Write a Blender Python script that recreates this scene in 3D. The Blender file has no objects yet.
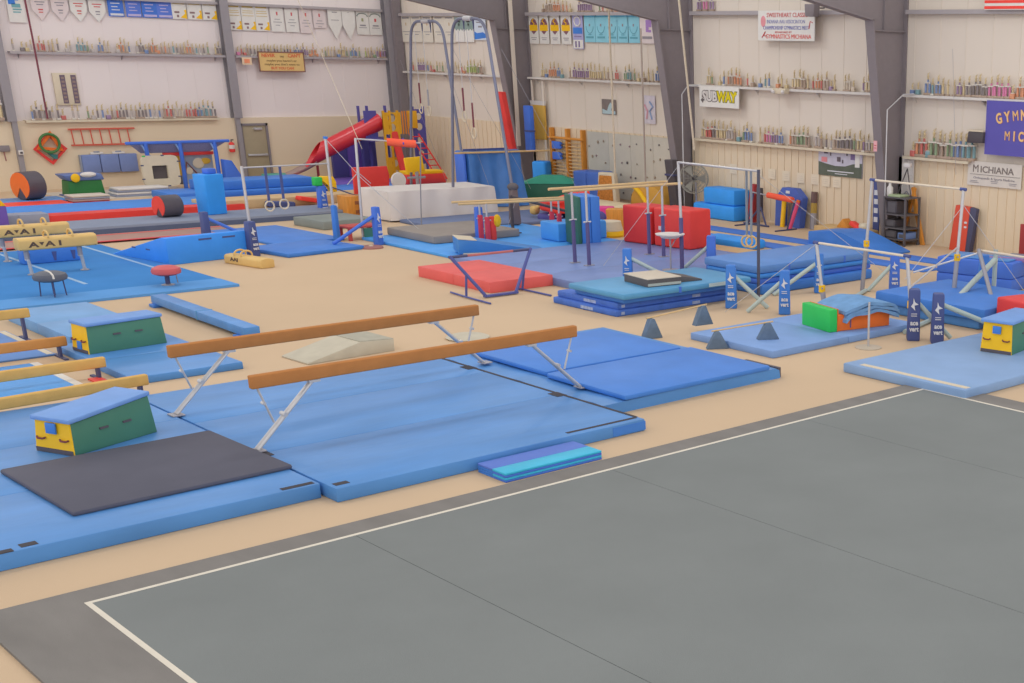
import bpy, bmesh, math, random
from mathutils import Matrix, Vector, Euler
random.seed(7)
PI = math.pi
SC = bpy.context.scene
COL = SC.collection

# ------------------------------------------------------------------ materials
def lin(v):
    v = v / 255.0
    return v / 12.92 if v <= 0.04045 else ((v + 0.055) / 1.055) ** 2.4

_M = {}
def mat(name, rgb, rough=0.6, spec=0.25, var=0.05, vs=2.5, bump=0.0, bs=30.0, metal=0.0, alpha=1.0, stretch=None):
    """Procedural surface: base colour broken up by soft noise, optional fine bump."""
    if name in _M:
        return _M[name]
    m = bpy.data.materials.new(name)
    m.use_nodes = True
    nt = m.node_tree
    b = nt.nodes['Principled BSDF']
    c = [lin(v) for v in rgb]
    b.inputs['Roughness'].default_value = rough
    b.inputs['Specular IOR Level'].default_value = spec
    b.inputs['Metallic'].default_value = metal
    b.inputs['Alpha'].default_value = alpha
    tc = nt.nodes.new('ShaderNodeTexCoord')
    src = tc.outputs['Object']
    if stretch:
        mp = nt.nodes.new('ShaderNodeMapping')
        mp.inputs['Scale'].default_value = stretch
        nt.links.new(src, mp.inputs['Vector'])
        src = mp.outputs['Vector']
    n = nt.nodes.new('ShaderNodeTexNoise')
    n.inputs['Scale'].default_value = vs
    n.inputs['Detail'].default_value = 4.0
    nt.links.new(src, n.inputs['Vector'])
    mr = nt.nodes.new('ShaderNodeMapRange')
    mr.inputs['From Min'].default_value = 0.3
    mr.inputs['From Max'].default_value = 0.7
    nt.links.new(n.outputs['Fac'], mr.inputs['Value'])
    mx = nt.nodes.new('ShaderNodeMix')
    mx.data_type = 'RGBA'
    mx.inputs['A'].default_value = [max(0, v * (1 - var)) for v in c] + [1]
    mx.inputs['B'].default_value = [min(1, v * (1 + var)) for v in c] + [1]
    nt.links.new(mr.outputs['Result'], mx.inputs['Factor'])
    nt.links.new(mx.outputs['Result'], b.inputs['Base Color'])
    if bump:
        n2 = nt.nodes.new('ShaderNodeTexNoise')
        n2.inputs['Scale'].default_value = bs
        n2.inputs['Detail'].default_value = 3.0
        nt.links.new(src, n2.inputs['Vector'])
        bp = nt.nodes.new('ShaderNodeBump')
        bp.inputs['Strength'].default_value = bump
        bp.inputs['Distance'].default_value = 0.02
        nt.links.new(n2.outputs['Fac'], bp.inputs['Height'])
        nt.links.new(bp.outputs['Normal'], b.inputs['Normal'])
    _M[name] = m
    return m

def vinyl(name, rgb, var=0.07, rough=0.5, spec=0.3):
    return mat(name, rgb, rough, spec, var, 1.6, 0.25, 5.0)

def paint(name, rgb, rough=0.5, spec=0.3):
    return mat(name, rgb, rough, spec, 0.03, 6.0)

# ------------------------------------------------------------------ mesh builder
class G:
    """Collects shapes into ONE mesh with several material slots."""
    def __init__(s):
        s.bm = bmesh.new()
        s.mats = []
        s.T = Matrix.Identity(4)

    def mi(s, m):
        if m not in s.mats:
            s.mats.append(m)
        return s.mats.index(m)

    def _fin(s, verts, faces, m, bev=0, seg=2):
        i = s.mi(m)
        for f in faces:
            f.material_index = i
        if bev:
            edges = list({e for f in faces for e in f.edges})
            r = bmesh.ops.bevel(s.bm, geom=edges, offset=bev, segments=seg, profile=0.5, affect='EDGES', clamp_overlap=True)
            for f in r['faces']:
                f.material_index = i
            verts = list({v for f in r['faces'] for v in f.verts} | {v for v in verts if v.is_valid})
        if s.T != Matrix.Identity(4):
            for v in verts:
                v.co = s.T @ v.co

    def poly(s, vs, fs, m, bev=0, seg=2):
        v = [s.bm.verts.new(p) for p in vs]
        f = [s.bm.faces.new([v[k] for k in q]) for q in fs]
        s._fin(v, f, m, bev, seg)
        return s

    def box(s, x0, x1, y0, y1, z0, z1, m, bev=0, seg=2):
        return s.poly([(x0, y0, z0), (x1, y0, z0), (x1, y1, z0), (x0, y1, z0), (x0, y0, z1), (x1, y0, z1), (x1, y1, z1), (x0, y1, z1)],
                      [(3, 2, 1, 0), (4, 5, 6, 7), (0, 1, 5, 4), (1, 2, 6, 5), (2, 3, 7, 6), (3, 0, 4, 7)], m, bev, seg)

    def cube8(s, lo, hi, m, bev=0, seg=2):
        """lo, hi: four corners each, counter-clockwise seen from above."""
        return s.poly(list(lo) + list(hi), [(3, 2, 1, 0), (4, 5, 6, 7), (0, 1, 5, 4), (1, 2, 6, 5), (2, 3, 7, 6), (3, 0, 4, 7)], m, bev, seg)

    def obox(s, c, size, m, rot=(0, 0, 0), bev=0, seg=2):
        old = s.T
        s.T = old @ Matrix.Translation(c) @ Euler(rot).to_matrix().to_4x4()
        x, y, z = (v / 2 for v in size)
        s.box(-x, x, -y, y, -z, z, m, bev, seg)
        s.T = old
        return s

    def prism(s, pts, a, b, m, ax='z', bev=0, seg=2):
        f = {'z': lambda p, h: (p[0], p[1], h), 'y': lambda p, h: (p[0], h, p[1]), 'x': lambda p, h: (h, p[0], p[1])}[ax]
        n = len(pts)
        ar = sum(pts[i][0] * pts[(i + 1) % n][1] - pts[(i + 1) % n][0] * pts[i][1] for i in range(n))
        if (ar < 0) != (ax == 'y'):
            pts = pts[::-1]
        vs = [f(p, a) for p in pts] + [f(p, b) for p in pts]
        fs = [tuple(range(n - 1, -1, -1)), tuple(range(n, 2 * n))] + [(i, (i + 1) % n, n + (i + 1) % n, n + i) for i in range(n)]
        return s.poly(vs, fs, m, bev, seg)

    def ring(s, outer, inner, a, b, m, ax='y'):
        """Plate with a hole: two outlines with equal point counts."""
        f = {'z': lambda p, h: (p[0], p[1], h), 'y': lambda p, h: (p[0], h, p[1]), 'x': lambda p, h: (h, p[0], p[1])}[ax]
        n = len(outer)
        vs = [f(p, a) for p in outer] + [f(p, a) for p in inner] + [f(p, b) for p in outer] + [f(p, b) for p in inner]
        fs = []
        for i in range(n):
            j = (i + 1) % n
            fs += [(i, j, n + j, n + i), (2 * n + j, 2 * n + i, 3 * n + i, 3 * n + j), (j, i, 2 * n + i, 2 * n + j), (n + i, n + j, 3 * n + j, 3 * n + i)]
        v = [s.bm.verts.new(p) for p in vs]
        fc = [s.bm.faces.new([v[k] for k in q]) for q in fs]
        bmesh.ops.recalc_face_normals(s.bm, faces=fc)
        s._fin(v, fc, m)
        return s

    def tube(s, pts, r, m, n=10, closed=False, r2=None):
        P = [Vector(p) for p in pts]
        k = len(P)
        rings = []
        prev = None
        for i in range(k):
            if closed:
                t = (P[(i + 1) % k] - P[i - 1]).normalized()
            else:
                t = (P[min(i + 1, k - 1)] - P[max(i - 1, 0)]).normalized()
            if prev is None:
                up = Vector((0, 0, 1)) if abs(t.z) < 0.9 else Vector((1, 0, 0))
                u = t.cross(up).normalized()
            else:
                u = (prev - t * prev.dot(t)).normalized()
            w = t.cross(u)
            prev = u
            rr = r if r2 is None else r + (r2 - r) * i / (k - 1)
            rings.append([s.bm.verts.new(P[i] + (u * math.cos(2 * PI * j / n) + w * math.sin(2 * PI * j / n)) * rr) for j in range(n)])
        fs = []
        for i in range(k if closed else k - 1):
            a, b = rings[i], rings[(i + 1) % k]
            for j in range(n):
                fs.append(s.bm.faces.new((a[j], a[(j + 1) % n], b[(j + 1) % n], b[j])))
        if not closed:
            fs += [s.bm.faces.new(rings[0][::-1]), s.bm.faces.new(rings[-1])]
        s._fin([v for q in rings for v in q], fs, m)
        return s

    def lathe(s, prof, m, n=20, c=(0, 0, 0)):
        rings = []
        for r, z in prof:
            r = max(r, 0.0005)
            rings.append([s.bm.verts.new((c[0] + r * math.cos(2 * PI * j / n), c[1] + r * math.sin(2 * PI * j / n), c[2] + z)) for j in range(n)])
        fs = []
        for a, b in zip(rings, rings[1:]):
            for j in range(n):
                fs.append(s.bm.faces.new((a[j], a[(j + 1) % n], b[(j + 1) % n], b[j])))
        fs += [s.bm.faces.new(rings[0][::-1]), s.bm.faces.new(rings[-1])]
        s._fin([v for q in rings for v in q], fs, m)
        return s

    def ball(s, c, r, m, sc=(1, 1, 1), u=12, v=8):
        old = s.T
        s.T = old @ Matrix.Translation(c) @ Matrix.Diagonal((sc[0], sc[1], sc[2], 1))
        s.lathe([(r * math.sin(PI * i / v), -r * math.cos(PI * i / v)) for i in range(v + 1)], m, u)
        s.T = old
        return s

    def mesh(s, name):
        me = bpy.data.meshes.new(name)
        s.bm.normal_update()
        s.bm.to_mesh(me)
        s.bm.free()
        for m in s.mats:
            me.materials.append(m)
        me.shade_smooth()
        me.set_sharp_from_angle(angle=0.7)
        return me

    def obj(s, name, parent=None, label=None):
        o = bpy.data.objects.new(name, s.mesh(name))
        COL.objects.link(o)
        if parent is not None:
            o.parent = parent
        if label:
            o['label'] = label
        return o

def tag(o, label, cat, group=None, loc=None, rz=0.0):
    o['label'] = label
    o['category'] = cat
    if group:
        o['group'] = group
    if loc is not None:
        o.location = loc
        o.rotation_euler = (0, 0, rz)
    return o

def thing(name, label, cat, loc=(0, 0, 0), rz=0.0, group=None):
    o = bpy.data.objects.new(name, None)
    o.empty_display_size = 0.1
    COL.objects.link(o)
    return tag(o, label, cat, group, loc, rz)

def struct(g, name):
    o = g.obj(name)
    o['kind'] = 'structure'
    return o

def dup(root, loc, rz=None, label=None, group=None):
    def cp(o, parent):
        c = o.copy()
        COL.objects.link(c)
        if parent is not None:
            c.parent = parent
        for ch in list(o.children):
            cp(ch, c)
        return c
    r = cp(root, None)
    r.location = loc
    if rz is not None:
        r.rotation_euler = (0, 0, rz)
    if label:
        r['label'] = label
    if group:
        r['group'] = group
    return r

def words(parent, body, size, loc, m, name='lettering', rot=(PI / 2, 0, 0), sx=1.0, ext=0.004, align='CENTER', bold=0.0, space=1.0):
    cu = bpy.data.curves.new('tmp', 'FONT')
    cu.body = body
    cu.size = size
    cu.extrude = ext
    cu.offset = 0.0 if 'M' in body else bold
    cu.space_character = space
    cu.align_x = align
    cu.align_y = 'CENTER'
    cu.resolution_u = 3
    t = bpy.data.objects.new('tmp', cu)
    COL.objects.link(t)
    dg = bpy.context.evaluated_depsgraph_get()
    me = bpy.data.meshes.new_from_object(t.evaluated_get(dg))
    me.materials.clear()
    me.materials.append(m)
    bpy.data.objects.remove(t)
    o = bpy.data.objects.new(name, me)
    COL.objects.link(o)
    o.parent = parent
    o.location = loc
    o.rotation_euler = rot
    o.scale = (sx, 1, 1)
    return o

# ------------------------------------------------------------------ palette
WHITE = paint('white_paint', (222, 216, 208))
CREAM = paint('cream_paint', (214, 200, 176))
STEEL = mat('grey_steel', (158, 156, 164), 0.4, 0.4, 0.05, 4, metal=0.25)
CHROME = mat('pale_steel', (196, 194, 196), 0.32, 0.5, 0.04, 4, metal=0.3)
DKSTEEL = paint('dark_blue_steel', (78, 80, 116))
BLACK = paint('soft_black', (82, 76, 80))
COLUMN = paint('column_grey', (134, 125, 128), 0.6)
ROPE = mat('pale_rope', (205, 190, 168), 0.9, 0.1, 0.1, 30)
ROPER = mat('dark_red_rope', (128, 74, 84), 0.9, 0.1, 0.1, 30)
BLUE = mat('mat_blue', (84, 141, 206), .45, .35, .12, 1.3, .35, 4, stretch=(.5, 1.6, 1))  # stretched colour noise paints in pale glossy streaks
BLUE_SIDE = vinyl('mat_blue_edge', (82, 124, 196))
ROYAL = vinyl('royal_blue_vinyl', (68, 128, 212))
DEEP = vinyl('deep_blue_vinyl', (74, 118, 216))
NAVY = vinyl('navy_vinyl', (76, 88, 142))
SKY = vinyl('sky_blue_vinyl', (58, 157, 248))
BRIGHT = vinyl('bright_blue_vinyl', (80, 160, 236))
TEAL = vinyl('teal_vinyl', (88, 153, 198))
AQUA = vinyl('aqua_vinyl', (60, 184, 222))
RED = vinyl('red_vinyl', (226, 68, 64))
REDB = vinyl('bright_red_vinyl', (240, 72, 62))
ORANGE = vinyl('orange_vinyl', (240, 118, 48))
YELLOW = vinyl('yellow_vinyl', (246, 194, 34))
GREEN = vinyl('dark_green_vinyl', (72, 125, 106))
LIME = vinyl('bright_green_vinyl', (50, 196, 92))
PURPLE = vinyl('purple_vinyl', (112, 88, 178))
INDIGO = vinyl('indigo_vinyl', (88, 84, 152))
BLACKV = vinyl('black_vinyl', (92, 86, 94))
GREYMAT = vinyl('grey_vinyl', (146, 152, 172))
WHITEV = vinyl('white_vinyl', (220, 214, 210))
WOODP = mat('pale_wood', (216, 182, 132), 0.5, 0.25, 0.1, 3, stretch=(1, 8, 8))
WOODO = mat('orange_wood', (212, 142, 62), 0.5, 0.25, 0.12, 3, stretch=(8, 8, 1))
PLY = mat('plywood', (206, 172, 122), 0.6, 0.2, 0.1, 4)
LOGOW = paint('logo_white', (216, 216, 220))
WORLD, LAMP, EXPO = 0.79, 130, 0.0
# ------------------------------------------------------------------ the hall
XW, YW = 28.9, 51.5      # inner faces of the right-hand wall and of the end wall
FLOORM = mat('tan_carpet_floor', (208, 182, 153), 0.95, 0.05, 0.03, 0.35, 0.25, 90)
WALLW = mat('white_liner_panel', (232, 221, 218), 0.75, 0.15, 0.015, 0.5)
WALLR = mat('white_rib_panel', (222, 210, 197), 0.75, 0.15, 0.015, 0.5)
WAINS = mat('beige_wainscot', (224, 205, 178), 0.75, 0.15, 0.015, 0.5)
GIRT = paint('girt_grey', (170, 162, 164), 0.6)
SHELFW = paint('shelf_white', (212, 206, 200), 0.55)

g = G(); g.box(-2, 29.3, 3, 52, -0.1, 0, FLOORM); struct(g, 'floor')

g = G()
g.box(6, XW, YW, YW + 0.2, 0, 9.6, WALLW)
g.box(6, XW, YW - 0.15, YW, 0, 2.26, WAINS)
for i in range(24):
    x = 6.5 + i * 0.95
    g.box(x - 0.012, x + 0.012, YW - 0.008, YW, 2.26, 9.6, WALLW)
struct(g, 'wall_back')

g = G()
g.box(XW, XW + 0.2, 3, YW + 0.2, 0, 7.4, WALLR)
g.box(XW - 0.05, XW, 3, YW - 0.15, 0, 2.32, WAINS)
for i in range(106):
    y = 19.6 + i * 0.3
    g.box(XW - 0.072, XW - 0.05, y - 0.022, y + 0.022, 0, 2.32, WAINS)
for i in range(36):
    y = 19.8 + i * 0.88
    g.box(XW - 0.01, XW, y - 0.014, y + 0.014, 2.32, 7.4, WALLR)
struct(g, 'wall_right')

g = G(); g.box(6, XW - 0.05, YW - 0.165, YW - 0.15, 0, 0.1, WAINS); struct(g, 'baseboard_back')
g = G(); g.box(XW - 0.085, XW - 0.072, 8, YW - 0.15, 0, 0.08, WAINS); struct(g, 'baseboard_right')

# end-wall columns: H sections, the lower half half buried by the wainscot
ECOL = paint('end_column_grey', (150, 144, 148), 0.6)
def end_column(x, w, lo=.2, hi=.72):
    g = G()
    g.box(x, x + w, YW - 0.34, YW - 0.3, 2.26, 9.5, ECOL)
    g.box(x + w * 0.42, x + w * 0.58, YW - 0.3, YW, 2.26, 9.5, ECOL)
    g.box(x, x + w, YW - 0.04, YW, 2.26, 9.5, ECOL)
    g.box(x + w * lo, x + w * hi, YW - 0.3, YW - 0.15, 0, 2.26, ECOL)
    struct(g, 'column')
end_column(14.4, 0.28, .45, 1.0)
end_column(21.84, 0.3)
end_column(28.28, 0.34)

# tapered portal frames along the right-hand wall
def frame(yc):
    g = G()
    w = 0.15
    xb, xk = 28.38, 27.48
    zk = 5.88
    sl = 0.165
    def bf(x): return zk + (xk - x) * sl
    g.prism([(xb, 0), (xk, zk), (14, bf(14)), (14, bf(14) + 0.8), (26.5, 7.2), (XW - 0.01, 7.2), (XW - 0.01, 0)], yc - 0.012, yc + 0.012, COLUMN, 'y')
    g.cube8([(xb - .03, yc - w, 0), (xb + .02, yc - w, 0), (xb + .02, yc + w, 0), (xb - .03, yc + w, 0)],
            [(xk - .03, yc - w, zk), (xk + .02, yc - w, zk), (xk + .02, yc + w, zk), (xk - .03, yc + w, zk)], COLUMN)
    g.prism([(xk + .02, zk - .03), (14, bf(14) - .03), (14, bf(14) + .02), (xk + .02, zk + .02)], yc - w, yc + w, COLUMN, 'y')
    g.box(XW - .05, XW - .01, yc - w, yc + w, 0, 7.2, COLUMN)
    g.box(xk + .02, XW - .05, yc - .1, yc - .012, 5.6, 5.63, COLUMN)
    g.box(xk + .5, xk + .53, yc - .09, yc - .012, 5.63, 7.1, COLUMN)
    struct(g, 'column')
for yc in (24.6, 33.5, 42.4):
    frame(yc)
g = G(); g.box(28.5, 28.85, 50.95, 51.3, 0, 7.2, COLUMN); struct(g, 'column')

# wall girts
n = 1
def trim(g):
    global n
    struct(g, 'trim_%d' % n)
    n += 1
def girt_right(y0, y1, z, d=0.2, h=0.11, m=GIRT):
    g = G()
    g.box(XW - d, XW, y0, y1, z - 0.02, z, m)
    g.box(XW - d, XW - d + .015, y0, y1, z - h, z - 0.02, m)
    trim(g)
for y0, y1 in ((42.6, 50.9), (33.7, 42.2), (24.8, 33.3), (12, 24.4)):
    girt_right(y0, y1, 6.17)
for x0, x1 in ((8, 14.5), (14.85, 21.84), (22.2, 28.25)):
    g = G()
    g.box(x0, x1, YW - .2, YW, 6.27, 6.29, GIRT); g.box(x0, x1, YW - .2, YW - .185, 6.2, 6.27, GIRT)
    trim(g)

# steel door in the end wall
DOORM = paint('door_olive', (166, 152, 126), 0.6)
g = G(); g.box(22.12, 23.0, YW - .2, YW - .155, 0.01, 1.98, DOORM, 0.01)
d = struct(g, 'door_1')
g = G()
g.box(22.04, 22.12, YW - .24, YW - .15, 0, 2.06, COLUMN); g.box(23.0, 23.08, YW - .24, YW - .15, 0, 2.06, COLUMN); g.box(22.04, 23.08, YW - .24, YW - .15, 1.98, 2.06, COLUMN)
g.obj('door_frame', d)
g = G(); g.box(22.2, 22.96, YW - .27, YW - .23, 0.88, 0.95, CHROME, 0.01); g.box(22.22, 22.27, YW - .24, YW - .2, .87, .96, CHROME); g.box(22.88, 22.93, YW - .24, YW - .2, .87, .96, CHROME)
g.obj('push_bar', d, 'pale steel push bar')
g = G(); g.box(22.55, 22.85, YW - .26, YW - .2, 1.82, 1.9, CHROME, 0.01); g.tube([(22.6, YW - .25, 1.86), (22.4, YW - .4, 1.88), (22.6, YW - .25, 1.92)], .012, CHROME)
g.obj('door_closer', d)

# conduits
g = G(); g.tube([(22.0, YW - .2, 2.9), (22.0, YW - .2, 0)], .03, CHROME, 8); trim(g)
g = G(); g.tube([(27.95, 24.3, 0.9), (27.95, 24.3, 3.6), (28.5, 24.2, 4.0), (28.6, 23.9, 4.02)], .018, CHROME, 6); trim(g)
g = G(); g.tube([(28.2, 33.15, 0.1), (28.2, 33.15, 3.7), (28.4, 33.1, 3.95), (28.7, 32.8, 4.0)], .018, CHROME, 6); trim(g)
g = G(); g.tube([(28.75, 42.1, 3.1), (28.75, 42.1, 3.9)], .04, WALLR, 8); g.tube([(28.75, 41.42, .6), (28.75, 41.42, 3.9)], .05, WALLR, 8); trim(g)

g = G(); g.box(28.05, 28.2, 42.2, 42.24, 1.6, 6.6, WALLR); trim(g)

# shelves that carry the trophies
def shelf_right(y0, y1, z, label, m=SHELFW, d=0.26):
    t = thing('wall_shelf', label, 'shelf', (XW, (y0 + y1) / 2, z))
    h = (y1 - y0) / 2
    g = G(); g.box(-d, -.0, -h, h, -.03, 0, m); g.box(-d - .01, -d, -h, h, -.07, 0, m); g.obj('board', t)
    k = max(2, int(h / 0.9)) if m is not CREAM else 0
    for i in range(k):
        y = -h + .3 + (2 * h - .6) * i / (k - 1)
        g = G(); g.prism([(-d + .03, -.03), (-.005, -.03), (-.005, -.22)], y - .012, y + .012, m, 'y'); g.obj('bracket', t)
def shelf_end(x0, x1, z, label, m=SHELFW, d=0.26):
    t = thing('wall_shelf', label, 'shelf', ((x0 + x1) / 2, YW, z))
    h = (x1 - x0) / 2
    g = G(); g.box(-h, h, -d, 0, -.03, 0, m); g.box(-h, h, -d - .01, -d, -.075, 0, m); g.obj('board', t)
    k = max(2, int(h / 0.9)) if m is not CREAM else 0
    for i in range(k):
        x = -h + .3 + (2 * h - .6) * i / (k - 1)
        g = G(); g.prism([(-d + .03, -.03), (-.005, -.03), (-.005, -.22)], x - .012, x + .012, m, 'x'); g.obj('bracket', t)
shelf_end(14.86, 21.84, 4.47, 'long grey upper trophy shelf on the end wall left of its middle column', GIRT)
shelf_end(22.2, 28.25, 4.47, 'long grey upper trophy shelf on the end wall behind the NEVER SAY sign', GIRT)
shelf_end(14.95, 21.3, 2.29, 'low pale ledge of trophies above the red ladder on the end wall', CREAM, 0.3)
shelf_right(42.7, 50.85, 4.0, 'white trophy shelf on the long wall beside the corner behind the ring frames')
shelf_right(33.75, 42.2, 4.0, 'white trophy shelf on the long wall above the climbing wall')
shelf_right(24.85, 33.3, 4.0, 'white trophy shelf on the long wall behind the SUBWAY sign')
shelf_right(12.0, 24.35, 4.0, 'white trophy shelf above the purple GYMNASTICS banner')
shelf_right(25.2, 33.2, 2.36, 'low pale trophy ledge above the mountain picture poster', CREAM, 0.24)
shelf_right(21.98, 24.3, 2.36, 'short low trophy ledge beside the MICHIANA banner', CREAM, 0.24)

# ------------------------------------------------------------------ light and camera
w = bpy.data.worlds.new('hall_world'); SC.world = w; w.use_nodes = True
bg = w.node_tree.nodes['Background']
nt = w.node_tree
tcw = nt.nodes.new('ShaderNodeTexCoord'); sep = nt.nodes.new('ShaderNodeSeparateXYZ'); rmp = nt.nodes.new('ShaderNodeMapRange')
nt.links.new(tcw.outputs['Generated'], sep.inputs['Vector']); nt.links.new(sep.outputs['Z'], rmp.inputs['Value'])
rmp.inputs['From Min'].default_value = 0.0; rmp.inputs['From Max'].default_value = 1.0
rmp.inputs['To Min'].default_value = WORLD * 1.8; rmp.inputs['To Max'].default_value = WORLD * 0.7
bg.inputs['Color'].default_value = (1.0, 0.985, 0.97, 1)
nt.links.new(rmp.outputs['Result'], bg.inputs['Strength'])
for ix in range(3):
    for iy in range(4):
        L = bpy.data.lights.new('high_bay_lamp', 'AREA')
        L.shape = 'DISK'; L.size = 1.6; L.energy = LAMP
        L.color = (1.0, 0.94, 0.86) if ix == 0 else ((1.0, 0.97, 0.93) if ix == 1 else (0.96, 0.98, 1.0))
        o = bpy.data.objects.new('high_bay_lamp', L); COL.objects.link(o)
        o.location = (3 + ix * 10, 6 + iy * 13, 9.0)

f, cx, cy, yaw, pit, rol = 1295.916, 864.886, 518.677, -0.84612, 1.229995, 0.024889
cam = bpy.data.cameras.new('camera')
cam.sensor_fit = 'HORIZONTAL'; cam.sensor_width = 36.0
cam.lens = f * 36.0 / 1024
cam.shift_x = (512 - cx) / 1024
cam.shift_y = (cy - 341.5) / 1024
cam.clip_end = 300
co = bpy.data.objects.new('camera', cam); COL.objects.link(co)
co.matrix_world = Matrix.Translation((0, 0, 4.891)) @ (Matrix.Rotation(yaw, 4, 'Z') @ Matrix.Rotation(pit, 4, 'X') @ Matrix.Rotation(rol, 4, 'Z'))
SC.camera = co
SC.view_settings.view_transform = 'Standard'
SC.view_settings.look = 'None'
SC.view_settings.gamma = 1.0
SC.view_settings.use_curve_mapping = False
SC.view_settings.exposure = EXPO
# ------------------------------------------------------------------ floor-exercise carpet
FXM = mat('grey_exercise_carpet', (131, 135, 135), 0.95, 0.05, 0.045, 0.7, 0.3, 120)
FXB = mat('grey_border_carpet', (134, 130, 127), 0.95, 0.05, 0.09, 1.6, 0.3, 120, stretch=(1.6, .45, 1))
LINEM = paint('white_tape', (222, 214, 200), 0.8, 0.1)
t = thing('exercise_floor', 'large grey carpeted exercise floor with a white boundary line in the foreground', 'gym floor', (9.4, 6.0, 0))
def fxx(v): return v - 9.4
def fxy(v): return v - 6.0
g = G()
for a, b in ((3.46, 6.005), (6.012, 9.355), (9.362, 12.795), (12.802, 15.42)):
    g.box(fxx(a), fxx(b), fxy(0.5), fxy(12.49), 0.0, .03, FXM)
g.obj('carpet', t)
g = G()
g.box(fxx(2.62), fxx(15.92), fxy(12.54), fxy(12.9), 0, .03, FXB)
g.box(fxx(2.62), fxx(3.41), fxy(0.5), fxy(12.54), 0, .03, FXB)
g.box(fxx(15.47), fxx(15.92), fxy(0.5), fxy(12.54), 0, .03, FXB)
g.obj('carpet_border', t, 'brownish grey carpet border')
g = G()
g.box(fxx(3.41), fxx(15.47), fxy(12.49), fxy(12.54), 0, .032, LINEM)
g.box(fxx(3.41), fxx(3.46), fxy(0.5), fxy(12.49), 0, .032, LINEM)
g.box(fxx(15.42), fxx(15.47), fxy(0.5), fxy(12.49), 0, .032, LINEM)
g.obj('boundary_line', t, 'white boundary line')

# ------------------------------------------------------------------ mats
def slab(name, label, cat, x0, x1, y0, y1, z0, z1, m, bev=0.03, rz=0.0, panels=None, ax='x', group=None, part='cover'):
    """A floor mat: a Empty at its base; PANELS splits the cover along AX with narrow folds."""
    cx, cy = (x0 + x1) / 2, (y0 + y1) / 2
    t = thing(name, label, cat, (cx, cy, z0), rz, group)
    hx, hy, h = (x1 - x0) / 2, (y1 - y0) / 2, z1 - z0
    g = G()
    if panels and panels > 1:
        L = 2 * (hx if ax == 'x' else hy) / panels
        for i in range(panels):
            a = -(hx if ax == 'x' else hy) + i * L
            if ax == 'x':
                g.box(a, a + L, -hy, hy, 0, h, m, min(bev, .018))
            else:
                g.box(-hx, hx, a, a + L, 0, h, m, min(bev, .018))
    else:
        g.box(-hx, hx, -hy, hy, 0, h, m, bev)
    g.obj(part, t)
    return t, hx, hy, h

def patch(t, name, x0, x1, y0, y1, z0, z1, m, label=None):
    g = G(); g.box(x0, x1, y0, y1, z0, z1, m); return g.obj(name, t, label)

NOTCH = mat('notch_black', (72, 68, 74), .8)
# the two big landing mats under the high beams
t, hx, hy, h = slab('landing_mat', 'big blue landing mat under the black mat and the green spotting block', 'gym mat', 1.6, 6.38, 13.97, 19.75, 0, .18, BLUE, .035, panels=3, ax='y')
patch(t, 'velcro_strip', hx - .42, hx - .05, -hy + .03, -hy + .11, h - .002, h + .005, NOTCH, 'black velcro strip lengthened as the dark gap between mats')
patch(t, 'velcro_strip', -.62, -.47, -hy + .05, -hy + .16, h - .002, h + .005, NOTCH, 'black velcro strip lengthened as the dark gap between mats')
patch(t, 'velcro_strip', -1.1, -.7, -hy + .0, -hy + .09, h - .002, h + .005, NOTCH, 'black velcro strip lengthened as the dark gap between mats')
patch(t, 'edge_band', -1.3, -.96, -hy - .004, -hy + .02, .03, h - .03, ROYAL)
t, hx, hy, h = slab('landing_mat', 'big blue landing mat between the feet of the two high beams', 'gym mat', 6.42, 10.85, 13.68, 19.45, 0, .17, BLUE, .035, panels=3, ax='y')
patch(t, 'velcro_strip', hx - .06, hx - .01, -hy + .15, hy - .1, h - .002, h + .004, NOTCH, 'black velcro strip lengthened as the dark gap between mats')  # black strip runs on to paint the dark gap between the mats
patch(t, 'velcro_strip', hx - 1.2, hx - .05, -hy + .1, -hy + .16, h - .002, h + .004, NOTCH, 'black velcro strip lengthened as the dark gap between mats')
patch(t, 'velcro_strip', -hx + .05, -hx + .22, -hy + .1, -hy + .2, h - .002, h + .004, NOTCH, 'black velcro strip lengthened as the dark gap between mats')
patch(t, 'edge_band', hx - .55, hx + .004, -hy - .004, -hy + .3, .02, h - .03, ROYAL)
patch(t, 'notch', hx - .16, hx - .0, -1.1, -.85, h - .002, h + .006, NOTCH, 'dark patch painted as the shaded beam foot notch')  # flat dark patches paint the shaded openings, nothing is cut out
patch(t, 'notch', hx - .16, hx - .0, 1.25, 1.5, h - .002, h + .006, NOTCH, 'dark patch painted as the shaded beam foot notch')
patch(t, 'notch', -hx, -hx + .1, -1.15, -.95, h - .002, h + .006, NOTCH, 'dark patch painted as the shaded beam foot notch')

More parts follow.
